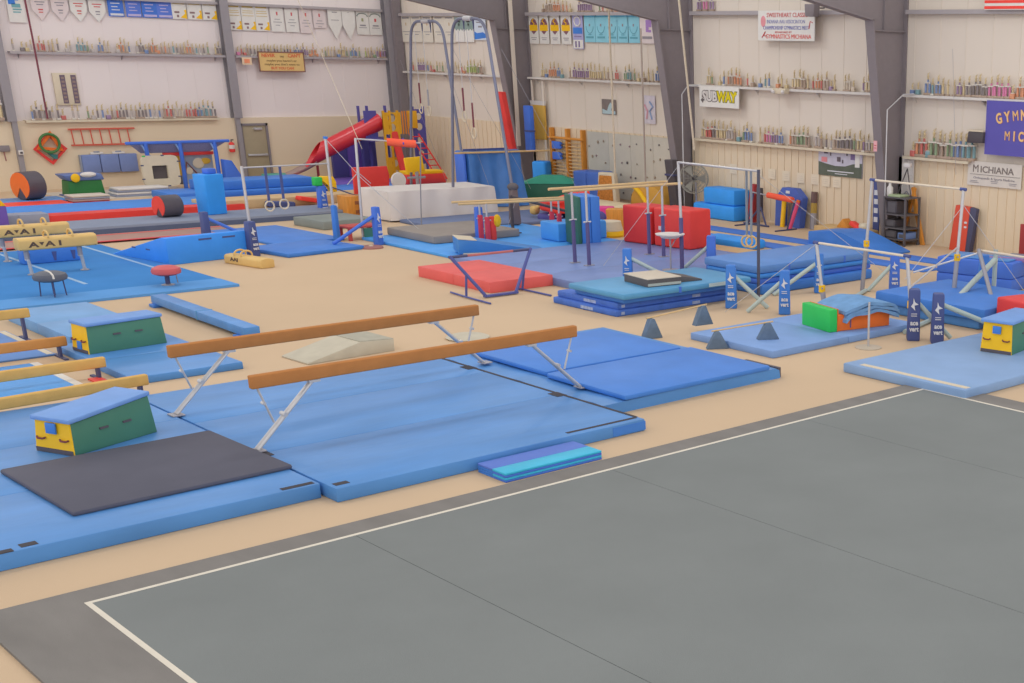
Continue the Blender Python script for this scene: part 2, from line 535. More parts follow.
# loose blue cover sheet and base mat right of them, two dark panels on top
t = thing('base_mat', 'light blue sagging base mat under two royal blue panel mats', 'gym mat', (12.6, 16.9, 0))
g = G()
N = 22
pts = []
for j in range(N + 1):
    y = -2.25 + 4.5 * j / N
    row = []
    for i, x in enumerate((-1.73, -1.6, -1.2, -.6, 0, .9, 1.7, 1.78, 1.8)):
        z = .17 if i < 7 else (.13 if i == 7 else .0)
        if i < 3: z -= .03 * abs(math.sin(y * 1.7 + .3)) * (1 if i < 2 else .5)
        row.append((x, y, z))
    pts.append(row)
vs = [p for r in pts for p in r]; W = 9
fs = [(j * W + i, j * W + i + 1, (j + 1) * W + i + 1, (j + 1) * W + i) for j in range(N) for i in range(W - 1)]
base = len(vs); bl = [(x, y, 0) for r in pts for (x, y, z) in r]
g.poly(vs + bl, fs + [tuple(base + k for k in q[::-1]) for q in fs]
       + [(base + i, base + i + 1, i + 1, i) for i in range(W - 1)] + [(N * W + i, N * W + i + 1, base + N * W + i + 1, base + N * W + i) for i in range(W - 1)]
       + [((j + 1) * W, j * W, base + j * W, base + (j + 1) * W)[::-1] for j in range(N)][::1] + [(j * W + 8, (j + 1) * W + 8, base + (j + 1) * W + 8, base + j * W + 8)[::-1] for j in range(N)], BLUE)
g.obj('cover', t)
patch(t, 'end_flap', 1.8, 1.86, -2.2, -1.4, 0, .16, BLACKV, 'black end flap')
slab('panel_mat', 'royal blue panel mat nearest the grey floor on the sagging base mat', 'gym mat', 11.25, 14.15, 14.62, 16.55, .17, .25, ROYAL, .03)
slab('panel_mat', 'royal blue panel mat behind its twin beside the hurdles', 'gym mat', 11.3, 14.0, 16.62, 18.75, .17, .25, ROYAL, .03)

slab('sting_mat', 'flat charcoal black mat lying on the blue landing mat', 'gym mat', 4.0, 6.38, 14.66, 16.8, .18, .235, mat('charcoal_mat', (92, 92, 106), .75, .15, .05, 2, .15, 60), .025, math.radians(1.6))

# folded two-tone panel mat at the edge of the grey floor
t = thing('folded_mat', 'small folded mat of blue and aqua panels at the grey floor edge', 'gym mat', (8.88, 13.3, 0))
for i in range(4):
    m = (DEEP, AQUA)[i % 2]
    g = G(); g.box(-.7, .72, -.3, -.02, i * .03, i * .03 + .029, m, .008); g.box(-.7, .72, -.02, .3, i * .03, i * .03 + .029, ROYAL if i < 3 else mat('fold_violet_blue', (92, 122, 206)), .008); g.obj('panel', t)

# ------------------------------------------------------------------ balance beams
BEAMM = mat('brown_suede', (184, 124, 74), .85, .1, .05, 6, .2, 60)
BEAML = mat('tan_suede', (216, 174, 104), .85, .1, .05, 6, .2, 60)
def high_beam(label, loc, L, top, rz=0.0):
    t = thing('balance_beam', label, 'balance beam', loc, rz, 'high balance beams')
    g = G(); g.box(0, L, -.05, .05, top - .165, top, BEAMM, .018, 3); g.obj('beam', t)
    zb = top - .165
    for sx, x0, x1 in ((1, -.04, .78), (-1, L + .04, L - .78)):
        g = G()
        for dy in (-.02, .02):
            g.tube([(x0 + sx * .02, dy * 1.6, .02), (x1, dy, zb)], .022, CHROME, 8)
        g.tube([(x0 + sx * .4, -.06, zb * .52), (x0 + sx * .4, .06, zb * .52)], .03, CHROME, 8)
        g.box(x1 - .07, x1 + .07, -.05, .05, zb - .03, zb, CHROME)
        lg = g.obj('leg', t)
        g = G(); g.tube([(x0 + sx * .12, 0, zb), (x0 + sx * .27, 0, .32)], .014, CHROME, 8); g.tube([(x0 + sx * .17, -.04, .58), (x0 + sx * .17, .04, .58)], .02, CHROME, 8)
        g.obj('brace', lg)
        g = G(); g.box(x0 - .06, x0 + .1, -.1, .1, 0, .02, STEEL, .006); g.obj('foot', lg)
    return t
high_beam('brown high balance beam nearer the grey floor, over the blue mat', (6.45, 15.68, .18), 4.76, .94)
high_beam('brown high balance beam behind its twin, before the tan floor', (6.42, 18.02, .18), 4.64, .94)

def low_beam(label, xe, y, top, rz=0.0, m=BEAML, legx=(.06,)):
    t = thing('low_beam', label, 'balance beam', (xe, y, 0), rz, 'low balance beams')
    g = G(); g.box(-4.6, 0, -.05, .05, top - .155, top, m, .02, 3); g.obj('beam', t)
    for x in (-.12, -4.4):
        g = G(); g.box(x - .02, x + .02, -.05, .05, .02, top - .155, DKSTEEL); g.box(x - .03, x + .03, -.28, .28, 0, .025, DKSTEEL); g.obj('leg', t)
    return t
low_beam('tan low practice beam farthest from the camera, on dark legs', 6.93, 25.42, .53)
low_beam('tan low practice beam second from the far mushroom side', 6.87, 23.55, .34, 0.0, mat('mid_brown_suede', (202, 144, 86), .85, .1, .05, 6, .2, 60))
low_beam('tan low practice beam third from the mushroom side', 6.78, 21.62, .33, .035)
low_beam('tan low practice beam nearest the green spotting block', 6.76, 19.92, .36, .085)

# ------------------------------------------------------------------ spotting blocks (trapezoid vault trainers)
def spot_block(label, loc, rz, L, W, h0, h1, over=.03, band=True):
    """Local x along the block, yellow end at x=0 facing -x; top rises from h0 to h1."""
    t = thing('spotting_block', label, 'spotting block', loc, rz, None)
    ins = .03
    g = G()
    g.cube8([(0, -W / 2, 0), (L, -W / 2, 0), (L, W / 2, 0), (0, W / 2, 0)], [(ins, -W / 2 + ins, h0 - .06), (L - ins, -W / 2 + ins, h1 - .06), (L - ins, W / 2 - ins, h1 - .06), (ins, W / 2 - ins, h0 - .06)], GREEN, .012)
    g.obj('body', t)
    g = G()
    g.cube8([(-.012, -W / 2 + .004, .004), (.02, -W / 2 + .004, .004), (.02, W / 2 - .004, .004), (-.012, W / 2 - .004, .004)],
            [(ins - .012, -W / 2 + ins + .004, h0 - .06), (ins + .02, -W / 2 + ins + .004, h0 - .06), (ins + .02, W / 2 - ins - .004, h0 - .06), (ins - .012, W / 2 - ins - .004, h0 - .06)], YELLOW)
    e = g.obj('end_panel', t, 'yellow end panel')
    g = G(); g.obox((-.012, 0, h0 * .7 if band else .12), (.02, W * .26, .13), ROYAL, (0, .05, 0), .004); g.obj('label_patch', e, 'blue label patch')
    for dy in (-W * .3, W * .3):
        g = G(); g.tube([(-.01, dy - .07, h0 * .42), (-.03, dy - .04, h0 * .39), (-.03, dy + .04, h0 * .39), (-.01, dy + .07, h0 * .42)], .012, mat('maroon_strap', (120, 60, 70)), 6); g.obj('handle', e, 'maroon strap handle')
    g = G(); g.box(-.014, .0, -W / 2 + .01, W / 2 - .01, .005, .06, BLACKV); g.obj('base_strap', e)
    g = G()
    g.cube8([(-over, -W / 2 - .01, h0 - .06), (L, -W / 2 + ins - .01, h1 - .06), (L, W / 2 - ins + .01, h1 - .06), (-over, W / 2 + .01, h0 - .06)],
            [(-over, -W / 2 - .01, h0), (L, -W / 2 + ins - .01, h1), (L, W / 2 - ins + .01, h1), (-over, W / 2 + .01, h0)], mat('faded_blue_top', (120, 160, 222), .6, .25, .06, 3), .02)
    g.obj('top_pad', t, 'pale blue padded top')
    for k in (.38, .66):
        g = G(); g.box(L * k - .06, L * k + .06, -W / 2 + .0, -W / 2 + .03, h0 * .52, h0 * .52 + .025, BLACKV); g.obj('hand_slot', t)
    return t
spot_block('green and yellow spotting block with sloping pale blue top beside the black mat', (4.69, 17.2, .18), math.radians(22), 1.19, .62, .45, .54, .015)
spot_block('green and yellow spotting block between the low beams and the blue floor beam', (6.95, 23.17, .12), math.radians(6), 1.25, .54, .5, .5, .005, band=False)
spot_block('yellow and green spotting block on the mat at the right edge', (17.955, 12.975, .16), math.radians(11), 1.3, .6, .58, .58)

# ------------------------------------------------------------------ small things on the tan floor near the beams
t = thing('floor_beam', 'low blue vinyl floor beam lying on tan carpet behind the green block', 'balance beam', (9.65, 25.2, 0), math.radians(-1))
g = G(); g.box(-.14, .14, -2.25, 2.05, .06, .22, BLUE, .02); g.obj('beam', t)
for y in (-2.0, 1.9):
    g = G(); g.box(-.2, .2, y - .12, y + .12, 0, .06, ROYAL, .01); g.obj('foot', t)
patch(t, 'end_cap', -.13, .13, 2.045, 2.055, .08, .2, WHITE, 'white end patch')
patch(t, 'seam_band', -.145, .145, -.2, -.17, .055, .225, TEAL)

t = thing('wedge_ramp', 'pale grey vaulting wedge on tan carpet behind the nearer beam', 'wedge', (10.2, 20.9, 0), math.radians(3))
PALE = mat('pale_grey_vinyl', (194, 186, 168), .7, .2, .06, 4)
g = G(); g.prism([(-.85, 0), (.72, 0), (.72, .2), (.1, .24), (-.85, .03)], -.42, .42, PALE, 'y', .012); g.obj('body', t)
g = G(); g.cube8([(.1, -.41, .24), (.72, -.41, .2), (.72, .41, .2), (.1, .41, .24)], [(.1, -.41, .252), (.72, -.41, .212), (.72, .41, .212), (.1, .41, .252)], mat('carpet_grey_top', (176, 172, 158), .95, .05, .06, 6)); g.obj('carpet_top', t)
g = G(); g.lathe([(.0, 0), (.36, 0), (.38, .03), (.3, .06), (0, .07)], PALE, 28)
tag(g.obj('round_pad'), 'round pale pad lying on tan carpet behind the far beam end', 'pad', None, (12.4, 20.6, 0))

slab('panel_mat', 'blue panel mat on the floor beneath the far green spotting block', 'gym mat', 6.85, 8.52, 20.85, 24.05, 0, .12, BLUE, .03, panels=2, ax='y')
slab('panel_mat', 'faded blue mat between the far low beam and the mushroom floor', 'gym mat', 7.1, 8.45, 24.15, 27.35, 0, .2, mat('faded_blue', (118, 164, 214), .55, .3, .08, 2, .2, 6), .03, panels=2, ax='y')
t, hx, hy, h = slab('runway_mat', 'dull blue floor mat under the two farther low beams', 'gym mat', 2.2, 6.75, 23.75, 26.3, 0, .03, mat('dull_blue', (104, 146, 210), .6, .2, .05, 2), .008)
patch(t, 'stripe', hx - .12, hx - .02, -hy + .05, hy - .05, h, h + .003, CREAM, 'cream stripe')
t, hx, hy, h = slab('runway_mat', 'bright blue floor mat under the two nearer low beams', 'gym mat', 2.2, 6.32, 20.7, 23.3, 0, .03, BRIGHT, .008)
patch(t, 'stripe', hx - .1, hx + .02, -hy, hy, h, h + .003, WHITE, 'white stripe')
g = G(); g.box(-.09, .09, -.45, .45, 0, .03, REDB, .006)
tag(g.obj('floor_strip'), 'short red strip on the tan floor beside the low beams', 'floor strip', None, (6.6, 21.2, 0))

# hurdles: two grey wedges with a stick across
def hurdle(label, p0, p1, h, zb=0.0):
    a, b = Vector(p0), Vector(p1)
    t = thing('hurdle', label, 'hurdle', ((a.x + b.x) / 2, (a.y + b.y) / 2, a.z), math.atan2(b.y - a.y, b.x - a.x))
    L = (b - a).length / 2
    HM = mat('hurdle_grey', (104, 122, 144), .8, .15, .1, 8)
    for sx in (-1, 1):
        g = G(); g.prism([(sx * L - .2, 0), (sx * L + .2, 0), (sx * L + .04, h), (sx * L - .04, h)], -.07, .07, HM, 'y', .01)
        o = g.obj('stand', t)
        o.location.z = zb if sx > 0 else 0
    g = G(); g.tube([(-L - .1, 0, h + .012), (L + .1, 0, h + .012 + zb)], .014, WOODP, 8); g.obj('stick', t)
    return t
hurdle('low hurdle of two grey wedges and a stick, farther one', (14.85, 18.45, 0), (15.95, 18.3, 0), .36, .13)
hurdle('low hurdle of two grey wedges and a stick, by the mat corner', (15.15, 17.0, .0), (15.95, 16.55, 0), .3, .13)
# ------------------------------------------------------------------ pommel-horse corner
t, hx, hy, h = slab('tumbling_floor', 'wide blue carpet floor under the pommel horse and mushrooms', 'gym floor', 3.0, 11.75, 28.4, 36.3, 0, .05, mat('blue_carpet', (72, 136, 203), .9, .08, .04, 1.2, .2, 80), .01)
for x in (9.42, 11.3):
    patch(t, 'line', x - 7.375 - .04, x - 7.375 + .04, -2.0 if x < 10 else -.9, hy, h, h + .004, mat('pale_blue_tape', (150, 182, 214)), 'pale tape line')
patch(t, 'front_panel', -hx, hx + .003, -hy - .003, -hy + 1.0, .002, h + .003, mat('light_blue_carpet', (98, 156, 218), .9, .08, .04, 1.2, .2, 80))

HIDE = mat('horse_tan_vinyl', (218, 182, 116), .55, .3, .06, 3)
LOGOK = paint('logo_dark', (96, 78, 68))
def horse_body(t, L, W, H, z):
    g = G()
    n = 10
    prof = [(-W / 2 + .02, 0), (W / 2 - .02, 0), (W / 2, .03), (W / 2, H - .05), (W / 2 - .04, H - .01), (0, H), (-W / 2 + .04, H - .01), (-W / 2, H - .05), (-W / 2, .03)]
    g.prism([(p[0], z + p[1]) for p in prof], -L / 2, L / 2, HIDE, 'x', .02)
    return g.obj('body', t)
def pommels(t, z, xs, W):
    for x in xs:
        g = G()
        pts = [(x, W * .75 * math.cos(a) , z - .02 + .13 * math.sin(a) ** .7 if math.sin(a) > 0 else z - .02) for a in [PI * k / 10 for k in range(11)]]
        g.tube(pts, .022, HIDE, 8)
        g.obj('pommel', t, 'tan wooden pommel handle')
def pommel_horse(label, loc, rz, L, z0, legs=(-.62, .44)):
    t = thing('pommel_horse', label, 'pommel horse', loc, rz, None)
    b = horse_body(t, L, .34, .26, z0)
    pommels(t, z0 + .26, (-.18, .3), .2)
    for k, (ch, x) in enumerate((('A', -.5), ('A', -.18), ('I', .02))):
        words(b, ch, .15, (x, -.172, z0 + .11), LOGOK, 'lettering', sx=1.8, bold=.006, ext=.003)
    g = G(); g.prism([(-.39, z0 + .16), (-.29, z0 + .16), (-.34, z0 + .09)], -.176, -.168, LOGOK, 'y'); g.obj('emblem', b)
    for x in legs:
        g = G(); g.tube([(x, 0, z0), (x + .04, 0, .0)], .035, CHROME, 10); g.tube([(x, 0, z0), (x, 0, z0 - .2)], .05, STEEL, 10); g.tube([(x, -.08, z0 - .22), (x, .1, z0 - .22)], .022, CHROME, 8)
        lg = g.obj('leg', t)
        g = G(); g.lathe([(.09, 0), (.09, .015), (.05, .03)], STEEL, 16, (x + .04, 0, 0)); g.obj('foot', lg)
    return t
pommel_horse('tan pommel horse nearer the dark mushroom', (9.58, 32.3, .05), math.radians(2), 1.56, .54)
pommel_horse('tan pommel horse behind its twin, over the grey strip', (9.78, 34.6, .05), math.radians(2), 1.56, .55)
t = thing('padded_block', 'long blue padded block with dark straps behind the pommel horse legs', 'padded block', (9.9, 33.95, .05), math.radians(2))
g = G(); g.box(-.6, .6, -.12, .2, 0, .35, ROYAL, .04); g.obj('body', t)
for x in (-.5, .05, .45):
    g = G(); g.prism([(x - .05, .25), (x + .05, .25), (x + .02, .05), (x - .02, .05)], -.128, -.118, NAVY, 'y'); g.obj('strap', t)

def mushroom(name, label, loc, r, z, m, legs, strap=None):
    t = thing(name, label, 'mushroom trainer', loc)
    g = G(); g.lathe([(r * .6, z - .15), (r * .95, z - .11), (r, z - .06), (r * .92, z), (r * .6, z + .04), (0, z + .05)], m, 28); c = g.obj('cap', t)
    if strap:
        g = G(); g.tube([(-.03, -r * .99, z - .07), (-.03, -r * .92, z + .0), (-.03, -r * .5, z + .045), (-.03, 0, z + .055), (-.03, r * .9, z)], .02, strap, 6); g.obj('strap', c, 'white strap')
    for x, y in legs:
        g = G(); g.tube([(x * .9, y * .9, z - .1), (x, y, 0)], .013 if len(legs) > 1 else .05, DKSTEEL, 8); g.obj('leg', t)
    return t
mushroom('mushroom_trainer', 'dark grey mushroom trainer with white strap on five thin legs', (8.47, 29.3, .05), .31, .44, mat('dark_mushroom_vinyl', (96, 100, 112), .55, .3, .05, 3), [(-.2, .08), (-.04, -.22), (.04, .02), (.08, .22), (.21, -.1)], WHITE)
t = mushroom('mushroom_trainer', 'red mushroom trainer on a single post on blue carpet', (10.62, 29.2, .05), .29, .36, mat('red_mushroom_vinyl', (206, 96, 100), .55, .3, .05, 3), [(0, 0)])
g = G(); g.lathe([(.13, 0), (.13, .015), (.06, .03)], STEEL, 20); g.tube([(.05, 0, .2), (.2, .05, .22), (.22, .05, .02)], .012, STEEL, 6); g.obj('base', t)

# ------------------------------------------------------------------ big blue incline and posts
t = thing('incline_wedge', 'large sky blue incline wedge beside the horse body on the floor', 'wedge', (12.75, 32.4, 0), math.radians(9))
WEDGE = vinyl('wedge_blue', (64, 150, 246))
g = G(); g.prism([(-.1, 0), (2.35, 0), (2.35, .04), (.1, .62), (-.1, .62)], -1.0, 1.0, WEDGE, 'x', .02); g.obj('body', t)
for x in (-.05, .55):
    g = G(); g.box(x - .16, x + .16, -.108, -.09, .5, .54, NAVY); g.obj('hand_slot', t)
for y in (.7, 1.3):
    g = G(); g.box(-1.008, -.99, y - .08, y + .08, .28, .31, NAVY); g.obj('hand_slot', t)

t = thing('horse_body', 'tan pommel horse body lying without legs on the tan carpet', 'pommel horse', (13.17, 31.1, 0), math.radians(-80))
b = horse_body(t, 1.4, .36, .22, 0)
pommels(t, .22, (-.32, -.08), .2)
words(b, 'AAI', .11, (-.3, -.182, .12), LOGOK, 'lettering', sx=1.7, bold=.005, ext=.003)

def post_pad(label, loc, h, m, rz=0.0, w=.2, brace=None, text=True, group=None, bm_=None):
    """Padded upright cover with white printing and an optional slanting brace."""
    t = thing('post_pad', label, 'post pad', loc, rz, group)
    g = G(); g.cube8([(-w * .5, -w * .5, 0), (w * .5, -w * .5, 0), (w * .5, w * .5, 0), (-w * .5, w * .5, 0)], [(-w * .42, -w * .42, h), (w * .42, -w * .42, h), (w * .42, w * .42, h), (-w * .42, w * .42, h)], m, .03)
    c = g.obj('cover', t)
    if text:
        d = -w * .52
        g = G()
        g.prism([(-w * .28, h * .68), (w * .05, h * .60), (-w * .02, h * .7), (w * .28, h * .72), (w * .02, h * .76), (-w * .1, h * .84), (-w * .12, h * .74)], d - .012, d + .01, LOGOW, 'y')
        for z in (.53, .49):
            g.box(-w * .25, w * .2, d - .01, d + .005, h * z, h * z + .012, LOGOW)
        g.obj('printing', c, 'white printing')
        words(c, 'ace', h * .13, (0, d - .012, h * .36), LOGOW, 'lettering', sx=w * 3.6, bold=.004, ext=.006)
        words(c, 'vert', h * .13, (0, d - .014, h * .24), LOGOW, 'lettering', sx=w * 3.4, bold=.004, ext=.006)
    if brace:
        g = G(); g.tube([(0, 0, h * .8), brace], .045, bm_ or mat('sage_steel', (176, 190, 186), .4, .4), 10); g.obj('brace', t, 'slanting brace')
    return t

# high bar with hanging rings in the middle of the hall
t = thing('high_bar', 'high bar with a pair of strapped white rings before the red slide', 'high bar', (13.9, 32.5, 0))
SAGE = mat('sage_steel', (176, 190, 186), .4, .4)
g = G(); g.tube([(0, 0, 0), (-.0, 0.05, 2.12)], .035, CHROME, 10); g.obj('post', t)
g = G(); g.tube([(2.85, 1.42, 0), (2.84, 1.42, 2.62)], .035, CHROME, 10); g.box(2.8, 2.88, 1.37, 1.47, 2.6, 2.66, ROYAL); g.obj('post', t)
g = G(); g.tube([(-.0, .05, 2.08), (2.84, 1.42, 1.98)], .018, CHROME, 8); g.obj('bar', t)
t2 = t
for k, (a) in enumerate((.28, .45)):
    x, y = -.05 + 2.8 * a, .05 + 1.4 * a
    r = thing('gymnastic_ring', 'white gymnastic ring on a dark strap, %s of the hanging pair' % ('left' if k == 0 else 'right'), 'ring', (13.9 + x, 32.5 + y, 0), 0, None)
    g = G(); g.box(-.03, .03, -.012, .012, 1.22, 2.04, NAVY); g.obj('strap', r, 'dark strap')
    g = G(); g.tube([(.11 * math.cos(2 * PI * i / 20), 0, 1.1 + .12 * math.sin(2 * PI * i / 20)) for i in range(20)], .02, CREAM, 8, True); g.obj('ring', r)
g = G(); g.tube([(16.74, 33.92, 2.6), (17.4, 33.5, 1.6), (18.4, 32.6, 0.3)], .008, CHROME, 6)
tag(g.obj('guy_cable'), 'thin steel guy cable from the high bar post down beside the red board', 'cable')
post_pad('navy printed post pad behind the tan horse body on the floor', (13.85, 32.4, 0), .84, NAVY, math.radians(10), .24)
post_pad('dark padded post with blue brace behind the big blue incline wedge', (14.35, 36.3, 0), .68, NAVY, math.radians(10), .2, (.75, -.3, .1), text=False, bm_=DEEP)
post_pad('narrow royal blue post pad beside the red trampoline frame', (16.6, 33.6, 0), .95, ROYAL, math.radians(20), .15, text=False)
post_pad('blue printed post pad with slanting brace beside the brown disc', (17.12, 32.4, 0), .98, DEEP, math.radians(10), .2, (-1.15, .3, .12), bm_=DEEP)
post_pad('blue printed pad under the green and yellow hooded stand', (19.2, 39.55, 0), .85, DEEP, math.radians(0), .26)
t = thing('hooded_stand', 'green and yellow padded cap on a post beyond the grey strip', 'padded cap', (19.2, 39.6, .85))
g = G(); g.box(-.2, .05, -.12, .12, 0, .26, LIME, .04); g.obj('green_pad', t, 'green pad')
g = G(); g.prism([(.05, .12), (.22, .02), (.3, -.2), (.48, -.2), (.48, .1), (.4, .26), (.05, .28)], -.12, .12, YELLOW, 'y', .02); g.obj('yellow_pad', t, 'yellow pad')
g = G(); g.tube([(.2, 0, 0), (1.9, -1.6, -.8)], .02, DKSTEEL, 6); g.obj('brace', t)
slab('panel_mat', 'bright blue panel mat in front of the long grey strip, nearer half', 'gym mat', 14.2, 16.35, 31.75, 33.6, 0, .1, ROYAL, .03, math.radians(8))
slab('panel_mat', 'bright blue panel mat behind its twin touching the grey strip', 'gym mat', 14.9, 16.8, 33.7, 37.3, 0, .07, ROYAL, .03, math.radians(3))
t = thing('floor_disc', 'flat brown disc on tan carpet before the printed blue post', 'disc', (16.69, 32.0, 0))
g = G(); g.lathe([(.3, 0), (.3, .03), (.27, .05), (.1, .055), (0, .055)], mat('brown_vinyl', (160, 110, 104), .6), 28); g.obj('plate', t)
g = G(); g.lathe([(.06, .05), (.05, .07), (0, .07)], CREAM, 14); g.obj('cap', t)
t = thing('open_frame_box', 'low red topped frame with a dark green side behind the blue post', 'box', (17.4, 33.75, 0))
g = G(); g.box(-.55, .4, -.3, .3, .32, .38, mat('frame_dull_red', (190, 80, 78)), .02); g.obj('top', t, 'red top')
for x in (-.48, .33):
    for y in (-.25, .25):
        g = G(); g.box(x - .04, x + .04, y - .04, y + .04, 0, .32, mat('frame_dull_red', (190, 80, 78))); g.obj('leg', t)
g = G(); g.box(-.1, .4, -.3, -.27, .02, .31, GREEN); g.obj('side_panel', t, 'dark green side panel')

# ------------------------------------------------------------------ long strips across the hall
STRIPM = mat('blue_grey_strip_carpet', (142, 150, 170), .9, .08, .03, 1.0, .2, 60)
t, hx, hy, h = slab('tumble_strip', 'long blue-grey tumbling strip running across the middle of the hall', 'tumbling strip', 8.0, 19.6, 38.6, 40.35, 0, .2, STRIPM, .02)
patch(t, 'front_skirt', -hx, hx, -hy - .01, -hy + .01, 0, .13, mat('dark_strip_edge', (92, 102, 130)), 'dark lower skirt')
t, hx, hy, h = slab('vault_runway', 'brown vault runway with red edges before the blue-grey strip', 'runway', 7.0, 15.6, 36.75, 38.1, 0, .05, mat('runway_brown', (176, 142, 132), .9, .08, .05, 2), .01)
for y in (-hy + .06, hy - .06):
    patch(t, 'edge_stripe', -hx, hx, y - .06, y + .06, .01, h + .005, mat('runway_red', (214, 84, 88)), 'red edge stripe')
t, hx, hy, h = slab('rod_floor', 'blue tumbling track with a tall red front edge', 'tumbling strip', 9.0, 17.9, 42.75, 45.0, 0, .18, mat('track_blue', (88, 144, 220), .8, .1, .04, 1), .01)
patch(t, 'front_edge', -hx, hx, -hy - .7, -hy + .0, 0, .17, RED, 'red front edge')
for x in (1.2, 2.3, 3.5):
    patch(t, 'chalk_mark', x - 5.5, x - 5.2, -.3, -.2, h, h + .004, LOGOW, 'white mark')
slab('floor_mat', 'flat red mat between the orange barrel and the blue track', 'gym mat', 11.0, 14.3, 45.2, 47.0, 0, .09, REDB, .01)
slab('floor_mat', 'flat blue mat under the orange and black barrel', 'gym mat', 10.5, 14.6, 47.1, 48.4, 0, .08, BLUE, .01)
slab('floor_mat', 'pale grey mat beneath the dark green chest by the end wall', 'gym mat', 14.7, 19.0, 47.3, 50.2, 0, .02, mat('pale_mat', (206, 196, 184), .8, .1), .006)
t = thing('stacked_mats', 'small pile of grey and red folded mats in front of the green chest', 'mat pile', (15.0, 46.8, .0))
for i, m in enumerate((mat('pink_grey_mat', (178, 150, 152)), GREYMAT, mat('pale_mat', (206, 196, 184), .8, .1))):
    g = G(); g.box(-.55, .55, -.38, .38, .06 + i * .06, .115 + i * .06, m, .02); g.obj('mat_layer', t)
g = G(); g.box(-.5, .55, -.3, .3, 0, .06, RED, .02); g.obj('mat_layer', t)
t = thing('stacked_mats', 'pile of grey folded mats under the white panel with a square hole', 'mat pile', (17.0, 47.85, .02))
for i in range(4):
    g = G(); g.box(-.92 + i * .03, .9 - i * .05, -.4, .4, i * .07, i * .07 + .065, (GREYMAT, WHITEV)[i % 2], .02); g.obj('mat_layer', t)
slab('stacked_mats', 'grey and blue folded mats behind the pommel horses', 'mat pile', 10.9, 12.4, 42.0, 42.65, 0, .25, GREYMAT, .03, panels=2)
t = thing('padded_block', 'purple and yellow soft block at the left edge of the picture', 'soft block', (11.0, 41.95, .0))
g = G(); g.box(-.5, .3, -.3, .0, 0, .55, PURPLE, .03); g.obj('block', t)
g = G(); g.prism([(-.5, .55), (.3, .55), (.1, .85), (-.5, .85)], -.3, 0, YELLOW, 'y', .02); g.obj('top', t, 'yellow top')

# barrels
def barrel(label, loc, r, L, end, body, rz, notch=True):
    t = thing('foam_barrel', label, 'foam barrel', loc, rz)
    n = 28
    prof = [(r * math.cos(2 * PI * i / n + PI / 2), r + r * math.sin(2 * PI * i / n + PI / 2)) for i in range(n)]
    g = G(); g.prism(prof, 0.0, L, body, 'x', .02); g.obj('body', t)
    pr = [(r * .96 * math.cos(a), r + r * .96 * math.sin(a)) for a in [math.radians(q) for q in range(-60, 241, 12)]] if notch else prof
    g = G(); g.prism(pr + ([(0, r * .9)] if notch else []), -.02, .0, end, 'x'); g.obj('end_face', t, 'coloured end face')
    return t
barrel('orange faced black foam barrel in front of the left wall column', (13.4, 47.6, .08), .43, .58, ORANGE, BLACKV, math.radians(20))
barrel('red faced black foam barrel on the blue-grey strip', (14.52, 39.75, .2), .3, .58, REDB, BLACKV, math.radians(12))

t = thing('foam_tower', 'tall sky blue foam tower standing on the blue-grey strip', 'foam block', (16.0, 39.8, .2), math.radians(12))
g = G(); g.cube8([(-.29, -.27, 0), (.29, -.27, 0), (.29, .27, 0), (-.29, .27, 0)], [(-.3, -.28, 1.13), (.3, -.28, 1.13), (.3, .28, 1.13), (-.3, .28, 1.13)], SKY, .03, 3); g.obj('body', t)
g = G(); g.box(-.08, .2, -.14, .14, 1.13, 1.28, DEEP, .03); g.obj('cap', t, 'deep blue cap')

# things along the end wall
t = thing('chest', 'dark green chest with a patterned blue cushion on top', 'chest', (15.53, 48.7, .02))
g = G(); g.cube8([(-.55, -.35, 0), (.55, -.35, 0), (.55, .35, 0), (-.55, .35, 0)], [(-.5, -.32, .5), (.5, -.32, .5), (.5, .32, .5), (-.5, .32, .5)], vinyl('chest_green', (48, 118, 62)), .02); g.obj('body', t)
g = G(); g.box(-.62, .6, -.42, .4, 0, .04, NAVY, .01); g.obj('base', t)
t = thing('cushion', 'blue patterned cushion lying on the dark green chest', 'cushion', (15.53, 48.7, .52))
g = G(); g.cube8([(-.5, -.35, 0), (.6, -.35, 0), (.6, .35, 0), (-.5, .35, 0)], [(-.68, -.4, .2), (.5, -.4, .22), (.5, .4, .22), (-.68, .4, .2)], vinyl('cushion_blue', (104, 124, 176)), .05, 3); c = g.obj('cover', t)
g = G(); g.ball((-.3, -.4, .1), .14, YELLOW, (1, .3, 1)); g.ball((.1, -.38, .19), .25, WHITEV, (1, .5, .35)); g.obj('print', c, 'yellow and white print')

t = thing('play_board', 'white play panel with a square hole leaning at the end wall', 'play panel', (17.95, 48.45, .22), 0)
def rrect(cx, cz, w, h, r, k=5):
    out = []
    for qx, qz, a0 in ((1, 1, 0), (-1, 1, 90), (-1, -1, 180), (1, -1, 270)):
        for i in range(k):
            a = math.radians(a0 + 90 * i / (k - 1))
            out.append((cx + qx * (w / 2 - r) + r * math.cos(a), cz + qz * (h / 2 - r) + r * math.sin(a)))
    return out
g = G(); g.ring(rrect(0, .5, 1.2, 1.02, .18), rrect(-.03, .46, .5, .44, .03), -.05, .05, CREAM, 'y'); g.obj('frame', t)
g = G(); g.box(-.3, .24, .05, .07, .22, .7, mat('backing_dark', (96, 88, 88), .9)); g.obj('back_board', t, 'dark backing')  # dark board closing the square hole from behind
for a in ((-.5, 1.0), (.1, 1.01), (.6, .8), (.58, .3), (-.6, .25), (-.59, .7), (.2, .0)):
    g = G(); g.box(a[0] - .05, a[0] + .05, -.058, -.045, a[1] - .02, a[1] + .02, DKSTEEL if a[0] != -.5 else LIME); g.obj('strap', t)

